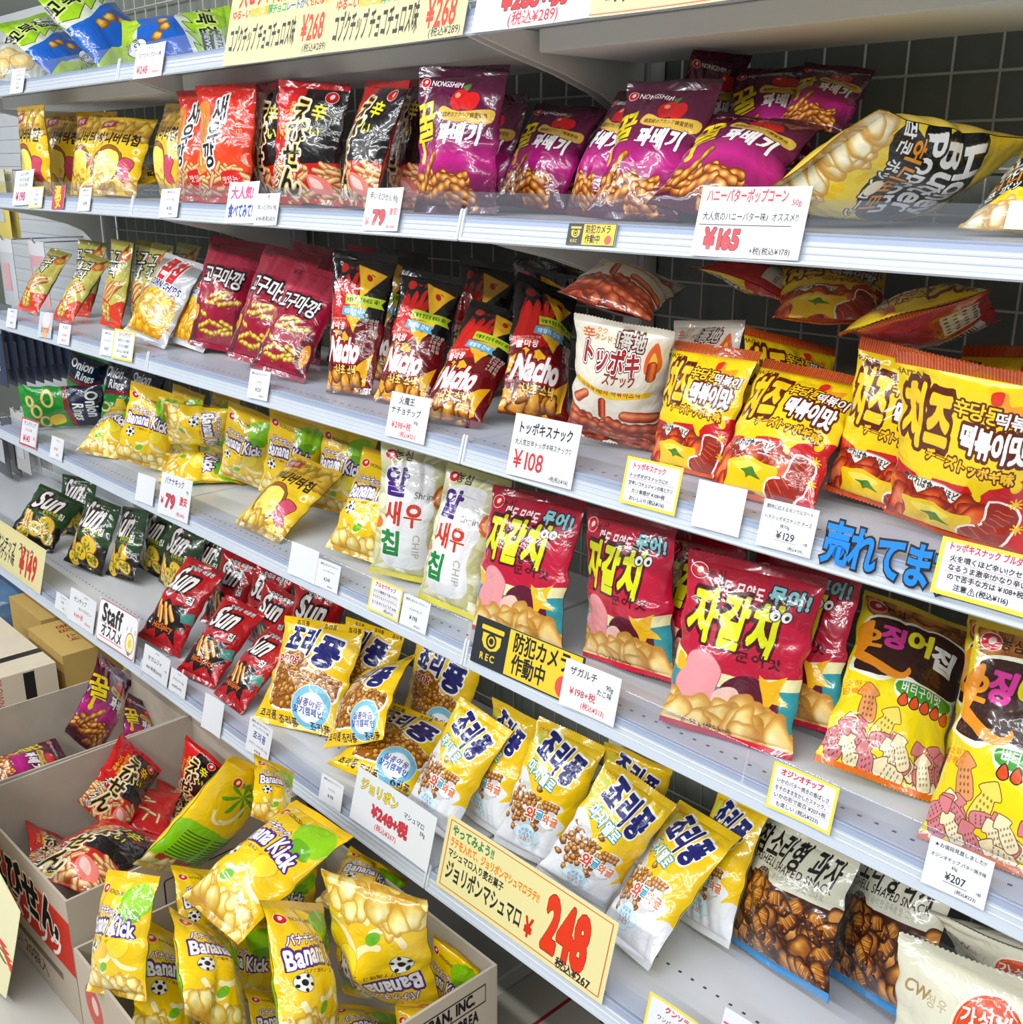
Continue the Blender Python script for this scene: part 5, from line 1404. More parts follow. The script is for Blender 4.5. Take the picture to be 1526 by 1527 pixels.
# top shelf
handle_card('A2', [('オリオン', 50, 12, 12, PK), ('コブクチップ', 50, 28, 12, HB), ('コーン味', 50, 44, 12, HB), ('さくさく', 50, 60, 12, HB), ('¥248', 50, 78, 14, HB)], label='small white handwritten note at the far left of the top rail')
handle_card('A3', [('オリオン', 50, 12, 9, HB), ('コブクチップコーン味', 50, 33, 15, HB, dict(fit=92)), ('¥248', 30, 76, 32, HR, dict(bold=.04, fit=52)), ('+税(税込¥267)', 76, 84, 8, HR, dict(fit=42))], label='white handwritten ¥248 card on the left of the top rail')
def poster268(a):
    a.rect(1.5, 2, 98.5, 3, (.85, .25, .2))
    for i, st in enumerate(('スピン', 'ト商品!!')): pass
    a.text('大ヒット商品!!', 36, 16, 17 , (.86, .14, .12), .06, fit=60)
    cols = ((.90, .20, .15), (.95, .70, .10), (.20, .60, .35), (.15, .40, .75))
    st = 'ゆる~い食感と濃厚チョコレートがくせになる'
    for i, ch in enumerate(st): a.text(ch, 4 + i * 92 / len(st) + 2, 40, 5.2, cols[(i // 4) % 4], .05)
    a.text('コブクチップ チョコチュロス味', 36, 72, 15, (.12, .13, .13), .06, sx=.55, fit=68)
    a.text('¥268', 85, 70, 17, (.86, .24, .14), .06, fit=28); a.text('(税込¥289)', 88, 92, 4.5, HB, .03)
handle_card('A4', [], CREAM, draw=poster268, px=512, label='cream ¥268 poster on the top rail, left of the two', cat='poster', name='price_poster', group='cream posters on the rails')
handle_card('A5', [], CREAM, draw=poster268, px=512, label='cream ¥268 poster on the top rail beside the rail joint', cat='poster', name='price_poster', group='cream posters on the rails', off=.0078)
handle_card('A6', [('コブクチップ', 50, 22, 30, HB, dict(fit=80)), ('¥268+税', 54, 56, 40, HR, dict(bold=.10, out=[(HB, .02)], fit=76)), ('(税込¥289)', 54, 86, 24, HR, dict(fit=56))], px=448, label='white card with red (税込 ¥289) right of the top rail joint')
handle_card('A7', [('コブクチップ', 40, 50, 80, HB, dict(bold=.05, fit=70)), ('¥268', 88, 40, 50, HR, dict(bold=.05, fit=22))], CREAM, draw=lambda a: a.rect(0, 95, 100, 97, (.85, .35, .3)), label='cream poster at the right of the top rail, cut by the photo edge', cat='poster', name='price_poster', group='cream posters on the rails')
# second shelf
handle_card('B1', [('ハニーバター', 50, 12, 11, HB), ('チップ 大人気', 50, 28, 11, HB), ('さくさく甘い', 50, 43, 11, HB), ('¥198', 42, 76, 34, (.75, .2, .4), dict(bold=.04, fit=70))], label='white handwritten ¥198 note at the left end of the second rail')
handle_card('B2', [('ハニー', 50, 15, 16, PK), ('バター', 50, 38, 14, HB), ('おいしい', 50, 60, 13, HB), ('¥198', 50, 82, 15, HB)], border=YB, label='yellow edged note overlapping the ¥198 note')
def oval(a):
    a.rect(0, 0, 100, 100, (.80, .28, .36))
    a.text('激', 46, 28, 52, (.93, .88, .2), .06, -.1); a.text('安', 54, 68, 52, (.93, .88, .2), .06, -.1)
handle_card('B3', [], draw=oval, label='crimson sticker with yellow letters on the second rail', cat='sticker', name='rail_sticker')
handle_card('B4', [('期待に応える', 50, 12, 9, HB, dict(fit=84)), ('ハニーバターチップ', 50, 34, 9, HB, dict(fit=84)), ('¥298', 56, 68, 18, HB)], label='small printed white tag under the honey chips, left one')
handle_card('B6', [('期待に応える', 50, 12, 9, HB, dict(fit=84)), ('セウカン 90g', 50, 38, 9, HB, dict(fit=84)), ('¥150', 52, 68, 19, HB), ('(税込¥162)', 60, 88, 7, HB)], label='small printed ¥150 tag under the orange shrimp bags')
handle_card('B7', [('大人気!', 50, 28, 32, PK, dict(bold=.07, fit=94)), ('食べてみて!', 50, 72, 36, BLU, dict(bold=.07, fit=94))], label='white card with pink and blue brush letters')
handle_card('B8', [('大', 50, 12, 16, HB), ('辛いえびせん 90g', 50, 44, 18, HB, dict(fit=92)), ('¥198+税(税込¥213)', 50, 80, 18, HB, dict(fit=92))], label='white handwritten ¥198 card beside the pink lettered card')
handle_card('B9', [('辛いえびせん 90g', 50, 22, 18, HB, dict(fit=88, rot=.08)), ('¥', 14, 80, 26, HR, dict(bold=.06)), ('79', 46, 70, 46, (.82, .25, .28), dict(bold=.09, out=[(HB, .02)])), ('激安!', 83, 56, 18, HR, dict(bold=.03, fit=34)), ('(税込¥85)', 78, 90, 9, HR, dict(bold=.03))], label='white card with bold red ¥79 in the middle of the second rail')
def camsign(a, dx=0):
    # dark badge with a dome camera on the left, yellow field on the right
    kk = a.k / a.ky
    a.rect(0, 0, 100, 100, (.14, .16, .17)); a.rect(33, 3, 98, 97, (.93, .78, .20))
    a.rrect(6, 14, 28, 24, 1, (.93, .78, .20))
    a.poly([(8, 30), (26, 30), (26, 48), (23, 60), (17, 65), (11, 60), (8, 48)], (.93, .78, .20))
    a.ell(17, 44, 5, 5, (.14, .16, .17)); a.ell(17, 44, 3.4, 3.4, (.93, .78, .20)); a.ell(17, 44, 2.2, 2.2, (.14, .16, .17))
    a.text('REC', 17, 80, 6.5, (.93, .78, .20), .05, sp=1.25)
    a.text('防犯カメラ', 65, 28, 14, (.10, .11, .12), .05, fit=60); a.text('作動中', 56, 72, 14, (.10, .11, .12), .05, fit=40)
    a.ell(86, 73, 7, 7, (.85, .32, .30))
handle_card('B10', [], draw=camsign, px=448, label='small yellow and black security camera sticker on the second rail', cat='sign', name='camera_sign', off=.006, group='security camera signs', bend=False)
handle_card('B11', [('ハニーバターポップコーン', 44, 14, 20, HR, dict(bold=.05, fit=80)), ('50g', 90, 22, 11, HR), ('大人気のハニーバター味♪オススメ!!', 50, 43, 13, HB, dict(fit=92)), ('¥165', 30, 76, 38, (.86, .22, .26), dict(bold=.10, out=[(HB, .02)], fit=48)), ('+税(税込¥178)', 74, 90, 11, HB, dict(fit=42))], draw=lambda a: a.rect(3, 54, 88, 55.2, HB), px=448, label='large white ¥165 card for the popcorn on the second rail')
handle_card('B12', [], label='blank white tag at the right edge of the second rail')
# third shelf
handle_card('C1', [('期待に応える', 50, 14, 9, HB, dict(fit=84)), ('スナック', 50, 42, 9, HB), ('¥167', 52, 74, 18, HB)], label='small printed tag at the far left of the third rail')
def diecut(a):
    a.rect(0, 0, 100, 100, (.72, .84, .93)); a.ell(50, 50, 36, 44, (.93, .72, .58)); a.ell(50, 30, 30, 24, (.93, .86, .90)); a.text('おすすめ', 50, 72, 20, (.5, .35, .4), .05, fit=70)
handle_card('C2', [], draw=diecut, label='pale blue and peach sticker on the left of the third rail', cat='sticker', name='rail_sticker')
handle_card('C3', [('チュロス', 50, 18, 16, HB), ('¥158+税', 50, 55, 14, HR), ('(税込¥170)', 50, 80, 12, HR)], label='small white tag with red figures below the slim olive bags')
handle_card('C4', [('期待に応える', 50, 14, 9, HB, dict(fit=84)), ('コーンチップ', 50, 42, 9, HB, dict(fit=84)), ('¥167', 52, 74, 18, HB)], label='printed ¥167 tag left of the yellow edged note')
handle_card('C5', [('コーンチップ', 50, 16, 15, HR, dict(bold=.05, fit=84)), ('あのコーンの粒々', 50, 36, 11, HB, dict(fit=84)), ('さくさく食感が', 50, 54, 11, HB, dict(fit=84)), ('おいしい ¥167+税', 50, 72, 11, HB, dict(fit=84)), ('(税込¥180)', 60, 87, 9, HB)], border=YB, label='yellow edged handwritten note under the corn chips')
handle_card('C6', [('期待に応えるソウルマート', 50, 14, 9, HB, dict(fit=90)), ('コグマカン', 50, 42, 8, HB), ('¥233', 50, 68, 18, HB), ('(税込¥251)', 68, 88, 7, HB)], label='printed ¥233 tag under the maroon sweet potato bags')
handle_card('C7', [('火魔王', 42, 17, 18, HB, dict(bold=.03)), ('ナチョチップ', 44, 40, 18, HB, dict(bold=.02, fit=84)), ('60g', 72, 58, 10, HB), ('¥298+税', 38, 72, 18, HR, dict(bold=.02, fit=70)), ('(税込¥321)', 56, 90, 13, HR)], label='handwritten ¥298 card in front of the nacho bags')
handle_card('C8', [('トッポキスナック', 50, 22, 21, HB, dict(bold=.06, fit=92)), ('大人気甘辛トッポキ味スナック♡', 50, 45, 11, HB, dict(bold=.03, fit=92)), ('¥108', 34, 74, 40, HR, dict(bold=.02, fit=62)), ('+税(税込¥116)', 80, 92, 9, HB, dict(fit=34))], px=448, label='white card with red ¥108 below the white rice cake bag')
handle_card('C9', [('トッポキスナック', 42, 18, 15, (.80, .14, .30), dict(bold=.08, fit=66)), ('トッポギがスナックに!!!', 44, 38, 10, HB, dict(bold=.04, fit=74)), ('甘辛いコチュジャンの味とクリ', 50, 54, 10, HB, dict(bold=.04, fit=84)), ('カリ食感が ¥108+税', 48, 70, 10, HB, dict(bold=.04, fit=80)), ('おいしい!! (税込¥116)', 48, 86, 10, HB, dict(bold=.04, fit=80))], border=YB, draw=und((44, 60, 76), 8, 90), px=384, label='yellow edged rice cake snack note left of the blank card')
handle_card('C10', [], label='blank white card beside the yellow edged note on the third rail')
handle_card('C11', [('期待に応える☆ソウルマート', 50, 14, 10, HB, dict(fit=90)), ('ヘテトッポギスナック チーズ', 50, 36, 10, HB, dict(fit=92)), ('味70g', 46, 50, 9, HB), ('¥129', 52, 70, 22, HB, dict(fit=48)), ('+税', 88, 76, 7, HB), ('(税込¥139)', 72, 92, 8, HB)], draw=und((80,), 32, 70, HB), px=384, label='printed ¥129 card below the cheese rice cake bags')
handle_card('C13', [('トッポキスナック ブルダック', 50, 14, 15, (.85, .15, .25), dict(bold=.08, fit=88)), ('火を噴くほど辛い!クセに', 50, 34, 12, HB, dict(bold=.04, fit=84)), ('なるうま激辛!かなり辛い', 50, 50, 12, HB, dict(bold=.04, fit=84)), ('ので苦手な方は ¥108+税', 50, 66, 12, HB, dict(bold=.04, fit=84)), ('注意⚠ (税込¥116)', 48, 83, 12, HB, dict(bold=.04, fit=76))], border=YB, draw=und((41, 57, 73), 8, 90), px=384, label='yellow edged spicy snack note at the right edge of the third rail', off=.012)
# fourth shelf
handle_card('D1', [('ヤンパリング', 50, 20, 19, HB, dict(fit=88)), ('オニオン味', 44, 42, 12, HR), ('¥143', 40, 74, 30, HR, dict(bold=.08, fit=64)), ('税込', 84, 66, 12, HR)], border=(.80, .25, .3), label='red edged ¥143 card at the left of the fourth rail')
handle_card('D2', [('ヤンパ', 50, 16, 13, HB), ('¥143', 42, 55, 20, HR), ('(税込)', 58, 80, 13, HR)], label='small white tag right of the red edged card')
handle_card('D3', [], label='blank white holder card left of the red ¥79 card on the fourth rail')
handle_card('D4', [('バナナキック', 44, 18, 19, HB, dict(bold=.02, fit=70)), ('45g', 88, 30, 9, HB), ('¥', 13, 68, 22, HR, dict(bold=.05)), ('79', 40, 66, 44, (.84, .24, .28), dict(bold=.08, out=[(HB, .02)])), ('激安', 80, 56, 22, HR, dict(bold=.04, fit=36)), ('(税込¥85)', 74, 88, 10, HR)], label='white handwritten ¥79 banana card on the fourth rail')
handle_card('D5', [], label='large blank white card left of the ¥248 printed tag')
handle_card('D6', [('期待に応えるソウルマート', 50, 14, 9, HB, dict(fit=90)), ('ハニーバターチップ', 50, 36, 8, HB, dict(fit=84)), ('¥248', 48, 66, 18, HB), ('(税込¥267)', 64, 88, 7, HB)], label='printed ¥248 tag on the fourth rail below the honey chip bag')
handle_card('D7', [('アルセウチップ', 46, 16, 15, (.80, .14, .30), dict(bold=.07, fit=74)), ('エビの薄焼きで食べやすい', 50, 36, 11, HB, dict(fit=84)), ('サクサクのスナックサクッと', 50, 53, 11, HB, dict(fit=84)), ('おつまみにもどうぞ ¥198', 50, 70, 11, HB, dict(fit=84)), ('(税込¥213)', 66, 86, 11, HB)], border=YB, draw=und((44, 60, 76), 8, 90), label='yellow edged note under the pale prawn chips')
handle_card('D8', [('期待に応えるソウルマート', 50, 14, 9, HB, dict(fit=90)), ('アルセウチップ', 50, 42, 9, HB), ('¥198', 48, 68, 20, HB, dict(fit=60)), ('(税込¥213)', 64, 90, 7, HB)], label='printed ¥198 tag right of the yellow edged prawn note')
handle_card('D9', [], draw=camsign, px=512, label='large yellow and black security camera sign on the fourth rail', cat='sign', name='camera_sign', off=.006, group='security camera signs', bend=False)
handle_card('D10', [('ザガルチ', 36, 22, 20, HB, dict(fit=58)), ('90g', 84, 30, 14, HB), ('たこ味', 76, 46, 14, HB), ('¥198+税', 40, 64, 20, HR, dict(bold=.02, fit=64)), ('(税込¥213)', 60, 86, 14, HR, dict(fit=56))], px=384, label='white handwritten ¥198 card overlapping the large camera sign', off=.0085)
handle_card('D11', [('オジンオチップ', 46, 17, 16, (.82, .16, .26), dict(bold=.07, fit=72)), ('いかのバター焼きの香ばしさ', 50, 36, 11, HB, dict(bold=.03, fit=86)), ('をそのまま生かしたスナック。', 50, 52, 11, HB, dict(bold=.03, fit=86)), ('いかの形で面白 ¥207+税', 50, 68, 11, HB, dict(bold=.03, fit=86)), ('も楽しい (税込¥223)', 48, 85, 11, HB, dict(bold=.03, fit=80))], border=YB, draw=und((43, 59, 75), 8, 92), px=384, label='yellow edged squid snack note on the fourth rail')
handle_card('D12', [('★お値段見直しました!!', 50, 12, 10, HB, dict(bold=.03, fit=88)), ('オジンオチップ バター焼き味', 50, 34, 9, HB, dict(bold=.03, fit=92)), ('83g', 46, 47, 8, HB), ('¥207', 52, 68, 22, HB, dict(bold=.03, fit=44)), ('+税', 88, 76, 7, HB), ('(税込¥223)', 70, 90, 9, HB)], draw=und((79,), 32, 70, HB), px=384, label='printed ¥207 card at the right of the fourth rail')
# bottom shelf
def p149(a):
    a.rect(1, 5, 99, 6, (.85, .75, .45)); a.rect(1, 94, 99, 95, (.85, .75, .45))
    a.text('オリオン サンチップ', 58, 44, 5.0, HB, .06, fit=36); a.text('ガーリックバゲット味', 58, 70, 5.0, HB, .06, fit=36); a.text('スナック', 84, 30, 3.4, HB, .05)
    a.text('¥149', 88, 60, 12, (.80, .18, .12), .08, sx=.7, fit=22)
handle_card('E1', [], CREAM, draw=p149, px=768, label='long cream ¥149 poster at the left of the bottom rail', cat='poster', name='price_poster', group='cream posters on the rails')
handle_card('E2', [('¥138', 50, 45, 18, HB), ('サンチップ', 50, 20, 14, HB), ('(税込)', 60, 76, 12, HB)], label='small faint tag between the cream poster and the red priced card')
handle_card('E3', [('オリオン', 60, 10, 8, HB), ('サンチップ', 40, 30, 18, HB, dict(fit=60)), ('ホットスパイシー', 62, 52, 12, HB, dict(fit=60)), ('¥149+税', 40, 76, 18, HR, dict(fit=56)), ('(税込¥160)', 76, 84, 9, HR)], label='white handwritten card with red price left of the staff card')
def staff(a):
    a.rrect(1.5, 2.5, 98.5, 97.5, 6, (.95, .94, .95), ((.72, .30, .38), 1.2))
    a.text('Staff', 40, 32, 28, BLK, .07, .03, fit=72); a.text('オススメ', 40, 72, 17, BLK, .06, .03, fit=62)
    a.rect(6, 52, 50, 53.5, (.86, .3, .36)); a.rect(8, 87, 66, 88.5, (.86, .3, .36))
    a.ell(84, 66, 10, 11, (.96, .93, .66), line=(BLK, .8)); a.rect(81, 86, 87, 94, (.5, .5, .5)); a.ell(84, 66, 3.4, 5, (.9, .8, .3))
    for x, y, r in ((74, 36, .4), (84, 33, .1), (94, 36, -.3)): a.stick(x, y, 6, 1, 1.57 + r, BLK, BLK)
handle_card('E4', [], draw=staff, px=448, label='white rounded staff recommendation card with light bulb drawing')
handle_card('E5', [('オリオン', 50, 12, 8, HB), ('オ!カムジャ', 44, 40, 20, HB, dict(bold=.03, fit=76)), ('50g', 88, 50, 9, HB), ('¥98+税(税込¥105)', 46, 74, 15, HB, dict(fit=80))], label='white handwritten card right of the staff card')
handle_card('E6', [('オリオン', 50, 14, 8, HB), ('オ!カムジャ 50g', 50, 42, 14, HB, dict(fit=88)), ('¥98(税込¥105)', 46, 74, 14, HB, dict(fit=86))], label='narrow white card touching the handwritten one, right of it')
handle_card('E7', [], label='blank white card under the red toast chip bags')
handle_card('E8', [('期待に応えるソウルマート', 50, 10, 8, HB, dict(fit=86)), ('おいしいスナック 大麦', 50, 22, 8, HB, dict(fit=86)), ('죠리퐁', 52, 46, 24, (.22, .27, .52), dict(bold=.04, fit=70)), ('クラウン ジョリポン 74g', 50, 72, 9, HB, dict(fit=86)), ('¥198+税', 50, 88, 9, HB)], label='white tag with blue letters under the full-view cereal bag')
handle_card('E9', [('期待に応えるソウルマート', 50, 14, 9, HB, dict(fit=86)), ('ジョリポン', 50, 44, 9, HB), ('¥198', 50, 70, 18, HB)], label='printed tag left of the rounded ¥248 card')
handle_card('E10', [('ジョリポン', 32, 26, 24, (.93, .84, .10), dict(bold=.07, out=[(HB, .03)], fit=56)), ('マシュマロ', 76, 32, 12, HB, dict(fit=36)), ('59g', 88, 44, 10, HB), ('¥248+税', 50, 62, 28, (.80, .20, .26), dict(bold=.10, out=[(HB, .015)], fit=64)), ('(税込¥267)', 46, 86, 13, HR)], px=448, label='rounded white card with yellow heading and red ¥248')
def p248(a):
    a.rect(2, 5, 98, 6, (.80, .35, .2)); a.rect(2, 94, 98, 95, (.80, .35, .2)); a.rect(2, 5, 2.5, 95, (.80, .35, .2)); a.rect(97.5, 5, 98, 95, (.80, .35, .2))
    a.text('やってみよう!!', 18, 17, 5.2, (.20, .50, .30), .07, fit=30)
    a.text('ラテを入れて、ジョリポンマシュマロラテ!!', 32, 33, 4.6, (.90, .50, .06), .07, fit=58)
    a.text('マシュマロ入り麦お菓子', 22, 48, 4.2, HB, .05, fit=38)
    a.text('ジョリポンマシュマロ', 29, 72, 9.5, (.16, .16, .16), .05, sx=.55, fit=52)
    a.text('¥', 58, 75, 11, (.82, .16, .08), .08, sx=.7)
    a.text('248', 79, 54, 30, (.88, .20, .08), .09, 0, [((.45, .08, .04), .015)], sx=.68, fit=38)
    a.text('税込¥267', 84, 90, 4.6, HB, .04)
handle_card('E11', [], CREAM, draw=p248, px=768, label='big cream poster with huge red 248 on the bottom rail', cat='poster', name='price_poster', group='cream posters on the rails')
handle_card('E12', [('クンソラ', 50, 18, 16, (.80, .16, .30), dict(bold=.07)), ('ワンパクサクサク', 50, 42, 12, HB, dict(fit=84)), ('あまくておいしい', 50, 64, 12, HB, dict(fit=84)), ('¥198+税', 50, 84, 12, HB)], border=YB, label='yellow edged note at the bottom edge right of the big poster')
handle_card('E13', [('コグマ', 40, 40, 30, PK, dict(bold=.06)), ('¥198', 50, 76, 20, HB)], label='pale card with pink letters cut by the bottom edge of photo')

# blue die-cut lettering stuck on the third rail
def letter_sign(key):
    sh, x, s, w, h, rot = TAGP[key]
    t = empty('lettering_sign')
    up = Vector((0, S15, C15)); nn = Vector((0, -C15, S15))
    p = Vector((x, YF[sh], ZB[sh])) + up * s + nn * .008
    dg = bpy.context.evaluated_depsgraph_get
    parts = []
    for nm, off, ex, z, col in (('outline_base', .085, .004, 0, M['dark']), ('lettering', .035, .004, .012, principled('blue_board', (.02, .50, .86), .4, noise=.02))):
        xx = 0.0
        c = bpy.data.curves.new('type', 'FONT'); c.body = '売れてます'; c.resolution_u = 3; c.offset = off; c.extrude = ex; c.space_character = .86; c.align_x = 'CENTER'; c.align_y = 'CENTER'
        o = bpy.data.objects.new('type', c); COL.objects.link(o)
        me = bpy.data.meshes.new_from_object(o.evaluated_get(bpy.context.evaluated_depsgraph_get()))
        bpy.data.objects.remove(o); bpy.data.curves.remove(c)
        co = np.empty(len(me.vertices) * 3, np.float32); me.vertices.foreach_get('co', co); co = co.reshape(-1, 3)
        k = (w * 1.12) / 4.6
        q = np.stack([co[:, 0] * k, -(co[:, 2] + z) * k * 2, co[:, 1] * k * 1.5 - co[:, 0] * 0], -1)
        me.vertices.foreach_set('co', q.astype(np.float32).ravel())
        me.materials.clear(); me.materials.append(col); me.name = nm
        link_mesh(nm, me, col, t)
    Rm = Matrix((Vector((1, 0, 0)), -nn, up)).transposed() @ Matrix.Rotation(-rot, 3, 'Y')
    t.matrix_world = Matrix.Translation(p) @ Rm.to_4x4()
    tag(t, 'blue cut-out lettering sign with dark outline on the third rail', 'sign')
letter_sign('C12')

# ------------------------------------------------------------------ cartons on the floor
def face_print(name, asp, draw, bgc, px=384):
    a = Art(asp, bgc, px); draw(a)
    return print_material(name, a.image(name), .8, coat=0, spec=.2, bump=0)
KW = (.72, .67, .60)
def carton(x0, x1, y0, y1, h, label, mat, open_top=True, prints={}, rot=0.0, tape=False, z0=0.0, flaps=()):
    """a carton as wall panels; prints: side letter -> material put on the outer face of that wall"""
    cx, cy = (x0 + x1) / 2, (y0 + y1) / 2
    t = empty('carton', (cx, cy, z0))
    t.rotation_euler = (0, 0, rot)
    w, d, th = x1 - x0, y1 - y0, .005
    X, Y = w / 2, d / 2
    def panel(nm, a, b, side):
        m = MB(); (ax, ay, az), (bx, by, bz) = a, b
        m.box(ax, bx, ay, by, az, bz)
        me = m.mesh(nm)
        me.materials.append(mat)
        if side in prints:
            me.materials.append(prints[side])
            uvl = me.uv_layers.new(name='print')
            nrm = {'f': (0, -1, 0), 'r': (1, 0, 0), 't': (0, 0, 1), 'l': (-1, 0, 0)}[side]
            for p in me.polygons:
                if p.normal.dot(Vector(nrm)) > .9:
                    p.material_index = 1
                    for li in p.loop_indices:
                        v = me.vertices[me.loops[li].vertex_index].co
                        if side == 'f': uv = ((v.x - ax) / (bx - ax), (v.z - az) / (bz - az))
                        elif side == 'r': uv = ((v.y - ay) / (by - ay), (v.z - az) / (bz - az))
                        elif side == 'l': uv = (1 - (v.y - ay) / (by - ay), (v.z - az) / (bz - az))
                        else: uv = ((v.x - ax) / (bx - ax), (v.y - ay) / (by - ay))
                        uvl.data[li].uv = uv
        o = bpy.data.objects.new(nm, me); COL.objects.link(o); o.parent = t
        return o
    panel('front_wall', (-X, -Y, th), (X, -Y + th, h), 'f'); panel('back_wall', (-X, Y - th, th), (X, Y, h), 'b')
    panel('side_wall', (-X, -Y + th, th), (-X + th, Y - th, h), 'l'); panel('side_wall', (X - th, -Y + th, th), (X, Y - th, h), 'r')
    panel('base', (-X, -Y, 0), (X, Y, th), 'd')
    if not open_top:
        panel('lid', (-X, -Y, h), (X, Y, h + th), 't')
    if tape:
        b = MB(); e = .0008
        b.box(X * .42, X * .42 + .03, -Y - e, Y + e, h + th, h + th + e); b.box(X, X + e, -Y * .1 - .0, -Y * .1 + .03, h * .0 + .01, h + th + e)
        b.build('tape', M['tape'], t)
    tag(t, label, 'carton', 'cardboard cartons on the floor')
    return t

def d_es(a):
    a.rect(10, 18, 100, 62, (.78, .20, .14)); a.text('えびせん', 56, 34, 22, BLK, .09, 0, [((.95, .9, .8), .05)], fit=86); a.text('スナック', 66, 53, 13, WHT, .06)
    a.rect(20, 72, 86, 78, (.45, .40, .36)); a.text('辛い 20袋入', 50, 88, 8, (.3, .28, .25), .03)
def d_es_r(a):
    a.rrect(36, 20, 90, 70, 1, KW, (BLK, .5)); a.rect(36.5, 20.5, 89.5, 69.5, KW)
def d_jp(a):
    a.rect(40, 9, 96, 9.8, BLK); a.text('NONGSHIM JAPAN, INC.', 68, 15.5, 6.5, BLK, .08, sx=.75, fit=52); a.rect(40, 22, 96, 22.8, BLK); a.rect(95.6, 9, 96, 22.8, BLK)
    a.text('MADE IN REPUBLIC OF KOREA', 68, 30, 6.5, BLK, .08, sx=.75, fit=54)
def d_bk(a):
    a.ell(13, 30, 7, 8.5, (.76, .36, .33)); a.ell(14, 28, 2.6, 3.6, (.85, .74, .68)); a.text('NONGSHIM', 50, 34, 9, (.6, .1, .1), .05); a.text('Banana Kick', 55, 66, 16, (.45, .25, .15), .06, fit=80)
def d_crown(a):
    a.text('CROWN', 44, 50, 26, (.72, .25, .25), .05, 1.57, fit=84); a.rect(58, 8, 58.8, 92, (.7, .35, .3)); a.text('CROWN CONFECTIONERY', 64, 50, 6, (.7, .35, .3), .03, 1.57)
    a.rect(80, 0, 87, 100, (.13, .13, .14))
def d_top_y(a):
    a.text('농심', 30, 70, 13, (.55, .25, .12), .05, .1); a.text('스낵', 60, 72, 11, (.5, .28, .15), .05, .1); a.rrect(60, 26, 94, 50, 1, (.74, .62, .36), (BLK, .8))
    for i in range(12): a.rect(63 + i * 2.4, 30, 64 + i * 2.4 + (i % 3) * .4, 46, BLK)
    a.text('8801043', 40, 38, 6, BLK, .03)
P_es = face_print('shrimp_carton_print', .6, d_es, KW)
P_esr = face_print('shrimp_carton_side_print', .6, d_es_r, KW)
P_jp = face_print('banana_carton_side_print', .54, d_jp, KW)
P_bk = face_print('banana_carton_front_print', .53, d_bk, KW)
P_cr = face_print('tan_carton_print', .75, d_crown, (.82, .77, .68))
P_ty = face_print('yellow_carton_top_print', .8, d_top_y, (.74, .62, .36))
carton(-1.345, -.985, -.62, -.085, .285, 'grey cardboard carton holding the purple twist bags', M['kraft'])
carton(-.965, -.465, -.625, -.085, .292, 'grey cardboard carton with red letter panel holding red shrimp bags', M['kraft'], prints={'f': P_es, 'r': P_esr}, rot=.03)
carton(-.335, .205, -.655, -.125, .28, 'grey cardboard carton heaped with yellow banana bags', M['kraft'], prints={'f': P_bk, 'r': P_jp}, rot=-.01)
carton(-1.96, -1.52, -.66, -.225, .28, 'closed tan carton with red letters and black tape at the left', M['kraft_w'], False, {'r': P_cr}, tape=True)
carton(-1.80, -1.535, -.20, .06, .285, 'closed yellow cardboard carton beside the tan carton', M['kraft_y'], False, {'t': P_ty})
carton(-2.10, -1.83, -.15, .12, .285, 'closed yellow cardboard carton furthest back on the left', M['kraft_y'], False, {'t': P_ty})
carton(-1.46, -1.10, -.06, .26, .25, 'yellow cardboard carton in the shade behind the purple bags', M['kraft_y'], False)

# flattened carton with a red frame lying on the floor under the bottom shelf
def d_flat(a):
    a.rrect(14, 10, 110, 88, 5, (.50, .10, .14)); a.rrect(15.2, 12.5, 108, 85.5, 4.4, (.60, .58, .53))
    a.text('이사인지 주소 좋는', 60, 34, 10, BLK, .05, math.pi); a.text('이사인지', 66, 62, 10, BLK, .05, math.pi)
P_fl = face_print('flat_carton_print', .52, d_flat, (.60, .58, .53), 448)
b = MB(); b.box(-.36, .36, -.19, .19, 0, .008)
me = b.mesh('flattened_carton'); me.materials.append(M['kraft']); me.materials.append(P_fl)
uvl = me.uv_layers.new(name='print')
for p in me.polygons:
    if p.normal.z > .9:
        p.material_index = 1
        for li in p.loop_indices:
            v = me.vertices[me.loops[li].vertex_index].co; uvl.data[li].uv = ((v.x + .36) / .72, (v.y + .19) / .38)
o = bpy.data.objects.new('flattened_carton', me); COL.objects.link(o)
o.location = (.40, .105, .0005)
tag(o, 'flattened grey carton with red frame on the floor under the bottom shelf', 'carton')

